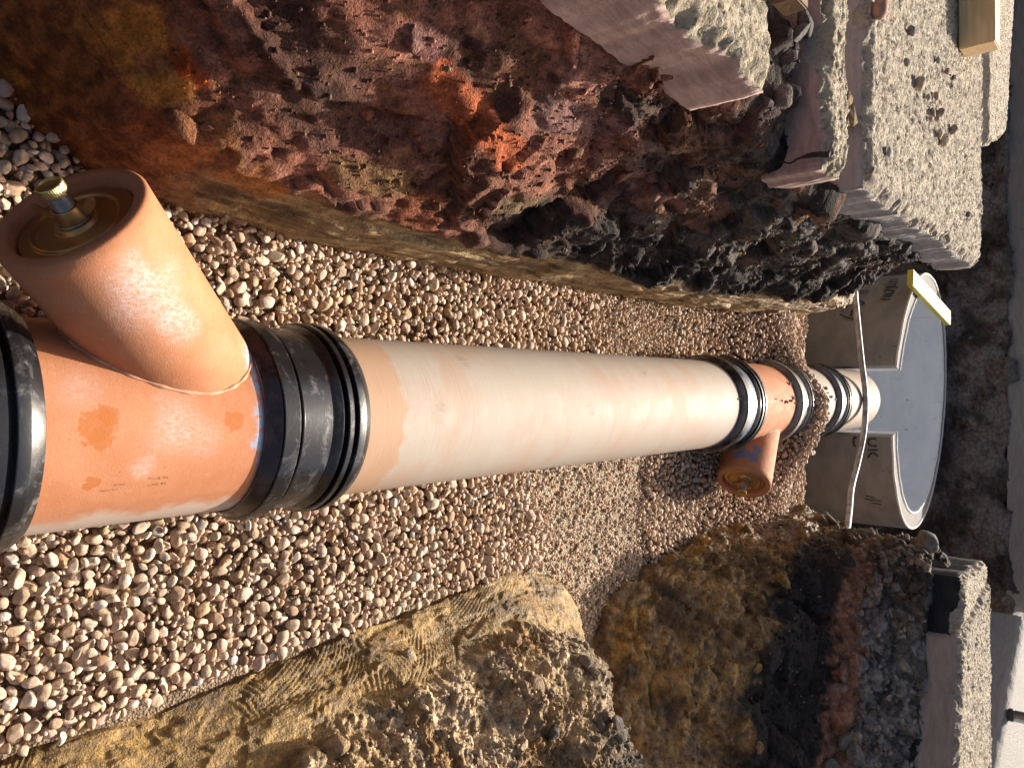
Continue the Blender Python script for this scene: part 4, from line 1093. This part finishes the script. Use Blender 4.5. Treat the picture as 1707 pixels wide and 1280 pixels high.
# pebbles on the long slab
SPL = ['large tan pebble on the long grey slab, the biggest near its middle', 'long reddish pebble at the top edge of the long grey slab', 'dark grey pebble on the long slab nearest the reddish one', 'grey pebble just below the end of the pine timber', 'reddish angular pebble second below the end of the pine timber', 'small black pebble beside the reddish angular one on the long slab', 'small brown pebble left of a reddish pair on the long slab', 'small reddish pebble right of the biggest tan pebble', 'greyish pebble at the upper left of the tight cluster of four', 'reddish pebble at the upper right of the tight cluster of four', 'grey brown pebble at the lower right of the tight cluster of four', 'orange tan pebble at the lower left of the tight cluster of four', 'reddish pebble standing alone nearest the right edge of the long slab', 'small cream pebble touching the large pale one on the long slab', 'large pale tan pebble at the lowest end of the pebble trail on the slab', 'blue grey pebble by the lower left edge of the long slab', 'tiny dark pebble near the pointed far end of the long slab', 'dark brown pebble just above the biggest tan pebble']
for k, (x, y, r, c) in enumerate([(1530, 140, .026, (.42, .33, .22)), (1463, 15, .032, (.36, .22, .16)), (1517, 52, .018, (.22, .20, .18)), (1562, 101, .016, (.30, .28, .25)), (1577, 120, .020, (.33, .22, .17)), (1589, 130, .012, (.12, .11, .10)), (1546, 163, .015, (.30, .25, .2)), (1559, 161, .016, (.34, .22, .17)),
        (1553, 188, .018, (.30, .23, .19)), (1566, 188, .020, (.34, .22, .17)), (1560, 199, .015, (.30, .25, .22)), (1550, 201, .014, (.40, .28, .2)), (1587, 217, .020, (.34, .24, .18)), (1565, 222, .018, (.55, .48, .38)), (1570, 236, .026, (.52, .40, .29)), (1480, 255, .018, (.36, .36, .35)), (1612, 358, .014, (.16, .14, .13)), (1509, 105, .016, (.25, .23, .2))]):
    p = onZ(x, y, Za + .008)
    place('slab_pebble', rock_mesh(k, (0, 2, 4)[k % 3], 3, np.array(c)), p + np.array([0, 0, r * .25]), r, tilt=.25, label=SPL[k], cat='pebble', group='pebbles on the long grey slab')
# rubble in the gaps between the slabs
bkeys = [k for k in BANKS]
LB, R1B, R2B = 'trench_bank', 'trench_bank.001', 'trench_bank.002'
def on_bank(key, x, y):
    _, P, Q, N, vv = BANKS[key]; i = _at(Q, x, y); return Q[i], N[i]
yel = (.40, .28, .15); gr = (.20, .185, .17); dk = (.055, .05, .048)
for k, (x, y, z, r, c, a) in enumerate([(1410, 165, .80, .06, yel, 5), (1418, 195, .79, .05, yel, 5), (1402, 200, .80, .045, (.34, .24, .14), 5), (1440, 190, .78, .04, (.33, .23, .16), 4), (1430, 215, .77, .05, gr, 6), (1412, 225, .76, .055, dk, 5), (1437, 250, .74, .035, (.36, .27, .18), 4),
        (1398, 280, .74, .055, yel, 5), (1380, 295, .72, .045, yel, 5), (1410, 255, .75, .05, gr, 5), (1425, 265, .73, .045, dk, 5), (1450, 275, .73, .04, dk, 4), (1430, 30, .78, .05, gr, 5), (1436, 75, .78, .045, gr, 5), (1430, 115, .78, .05, dk, 5), (1425, 150, .77, .045, gr, 4),
        (1325, 60, .77, .075, gr, 6), (1340, 35, .78, .06, gr, 5), (1318, 95, .76, .06, dk, 5), (1305, 165, .76, .05, (.26, .2, .17), 5), (1350, 110, .76, .07, dk, 5), (1362, 60, .77, .06, dk, 5)]):
    place('stone', rock_mesh(40 + k, a + 6, 3, np.array(c) * .7), onZ(x, y, z + .012), r * .72, BANKS[LB][0])
# lumps on the banks
for k, (key, x, y, r, c, a) in enumerate([(R2B, 1450, 1010, .045, gr, 4), (R2B, 1460, 1035, .05, (.24, .22, .21), 3), (R2B, 1450, 1060, .04, gr, 4), (R2B, 1440, 1105, .05, (.22, .2, .19), 3), (R2B, 1455, 1125, .045, (.26, .24, .22), 5), (R2B, 1410, 1115, .05, (.27, .17, .13), 6), (R2B, 1405, 1145, .04, (.28, .19, .15), 6), (R2B, 1410, 1230, .05, gr, 6), (R2B, 1430, 1255, .06, (.24, .22, .2), 6), (R2B, 1450, 1200, .04, (.2, .18, .17), 5), (R2B, 1500, 1155, .03, gr, 5),
        (R2B, 1480, 1060, .05, (.15, .13, .115), 5), (R2B, 1500, 1020, .055, (.17, .14, .12), 6), (R2B, 1520, 1050, .05, (.21, .17, .14), 6), (R2B, 1470, 1090, .04, dk, 5), (R2B, 1275, 1030, .035, (.30, .24, .15), 5), (R2B, 1310, 965, .04, (.30, .19, .07), 4), (R2B, 1220, 950, .05, (.19, .125, .06), 5), (R2B, 1270, 1110, .025, (.32, .2, .07), 4), (R2B, 1270, 1240, .025, (.36, .2, .12), 4), (R2B, 1420, 935, .05, dk, 5), (R2B, 1450, 940, .045, (.2, .13, .1), 5), (R2B, 1390, 1280, .05, gr, 5), (R2B, 1250, 880, .04, (.22, .16, .09), 5),
        (R2B, 1400, 850, .06, (.17, .13, .09), 5), (R2B, 1440, 870, .07, (.2, .16, .12), 6), (R2B, 1375, 855, .05, (.2, .15, .09), 5), (R2B, 1480, 900, .06, (.16, .13, .1), 5),
        (LB, 690, 70, .03, (.26, .13, .11), 9), (LB, 310, 120, .016, (.5, .1, .025), 9), (LB, 320, 230, .045, (.24, .10, .045), 9), (LB, 345, 215, .025, (.3, .14, .09), 9),
        (LB, 1050, 300, .035, (.25, .12, .085), 9), (LB, 1085, 320, .03, (.27, .14, .10), 9), (LB, 620, 190, .02, (.33, .12, .06), 9), (LB, 960, 260, .025, (.2, .095, .06), 9),
        (R1B, 930, 1210, .03, (.13, .11, .10), 9), (R1B, 900, 1140, .04, (.42, .31, .2), 5), (R1B, 760, 1160, .035, (.44, .33, .22), 10), (R1B, 850, 1060, .035, (.4, .29, .17), 5), (R1B, 640, 1230, .03, (.42, .31, .19), 10), (R1B, 690, 1090, .03, (.43, .33, .22), 5), (R1B, 1000, 1200, .025, (.17, .15, .13), 9), (R1B, 840, 1180, .03, (.44, .32, .23), 10), (R1B, 560, 1240, .04, (.42, .3, .18), 6), (R1B, 980, 1100, .035, (.2, .17, .13), 5), (R1B, 1040, 1200, .04, (.2, .17, .14), 5)]):
    p, n = on_bank(key, x, y)
    # broken clods: rougher than pebbles
    v = ICO[3][0]; v = stone_shape(v, 700 + k, a)[0]; v = v * (1 + .10 * fbm(v * 3.2 + k, 3, 9)[:, None])
    o = place('clod', mesh_np('clod', v, ICO[3][1], SOIL, True, np.broadcast_to(c, v.shape), np.full(len(v), .8)), p - n * r * .25, r, BANKS[key][0], 1.)
# a muddy lump capping the corner of the right bank
v = stone_shape(ICO[3][0], 911, 9)[0]; v = v * (1 + .2 * fbm(v * 3, 3, 9)[:, None])
place('concrete_lump', mesh_np('concrete_lump', v * np.array([1., 1.3, 1.7]), ICO[3][1], SOIL, True, np.broadcast_to((.23, .20, .16), v.shape), np.full(len(v), .85)), (.64, 3.82, .63), .065, None, .3, label='grey lump of earth and concrete on the corner of the right bank beside the ring', cat='lump')
# crumbs over the crumbly ground
def crumbs(key, count, smin, smax, sel, cols, seed):
    o, P, Q, N, vv = BANKS[key]; r = np.random.default_rng(seed)
    m = np.argwhere(sel(P, np.broadcast_to(vv, P.shape[:2]))); m = m[r.integers(0, len(m), count)]
    VV, FF, CC, b = [], [], [], 0
    me0 = o.data; colr = np.empty(len(me0.vertices) * 4, np.float32); me0.attributes['Col'].data.foreach_get('color', colr); colr = colr.reshape(*P.shape[:2], 4)
    for i, j in m:
        s = smin * (smax / smin) ** r.beta(1, 2.6); p = int(r.integers(NPROTO))
        v = PROTO[p][2 if s > .014 else 1] @ (rand_rot(r, 1.2).T * s) + Q[i, j] + N[i, j] * s * .3
        VV.append(v); FF.append(ICO[2 if s > .014 else 1][1] + b); b += len(v); c = colr[i, j, :3] * r.uniform(.75, 1.5)
        if r.random() < .12: c = np.array(cols[r.integers(len(cols))])
        CC.append(np.broadcast_to(c, v.shape))
    link('crumbs', mesh_np('crumbs', np.concatenate(VV), np.concatenate(FF), SOIL, True, np.concatenate(CC), np.full(b, .8)), o, kind='stuff')
crumbs(LB, 5000, .0025, .013, lambda P, v: (P[..., 2] > .24) & (v < 1.1) & (P[..., 1] > .5) & (P[..., 1] < 4.1), [(.3, .14, .08), (.26, .16, .1), (.28, .22, .16)], 1)
crumbs(R1B, 8000, .0025, .017, lambda P, v: (P[..., 2] > .06) & (v < 1.1) & (P[..., 1] > .3) & (P[..., 1] < 2.1) & (P[..., 0] < 1.3), [(.5, .4, .28), (.3, .25, .2), (.15, .13, .12)], 2)
crumbs(R2B, 7000, .003, .016, lambda P, v: (v > .3) & (v < 1.1) & (P[..., 0] < 1.9) & (P[..., 1] > 2.0), [(.3, .26, .22), (.25, .14, .1)], 3)
crumbs('far_bank', 1500, .006, .03, lambda P, v: (P[..., 2] > -.1) & (v < 1.05) & (np.abs(P[..., 0]) < 2), [(.2, .1, .06), (.2, .19, .18)], 4)
crumbs(LB, 500, .003, .012, lambda P, v: (P[..., 2] > -.12) & (P[..., 2] < -.05) & (P[..., 1] > .7) & (P[..., 1] < 4.0), [(.4, .3, .2), (.3, .25, .18)], 5)
crumbs(R2B, 900, .012, .034, lambda P, v: (v > .80) & (v < 1.02) & (P[..., 0] < 1.9) & (P[..., 1] > 2.6), [(.34, .30, .26), (.28, .26, .25), (.2, .18, .17)], 7)
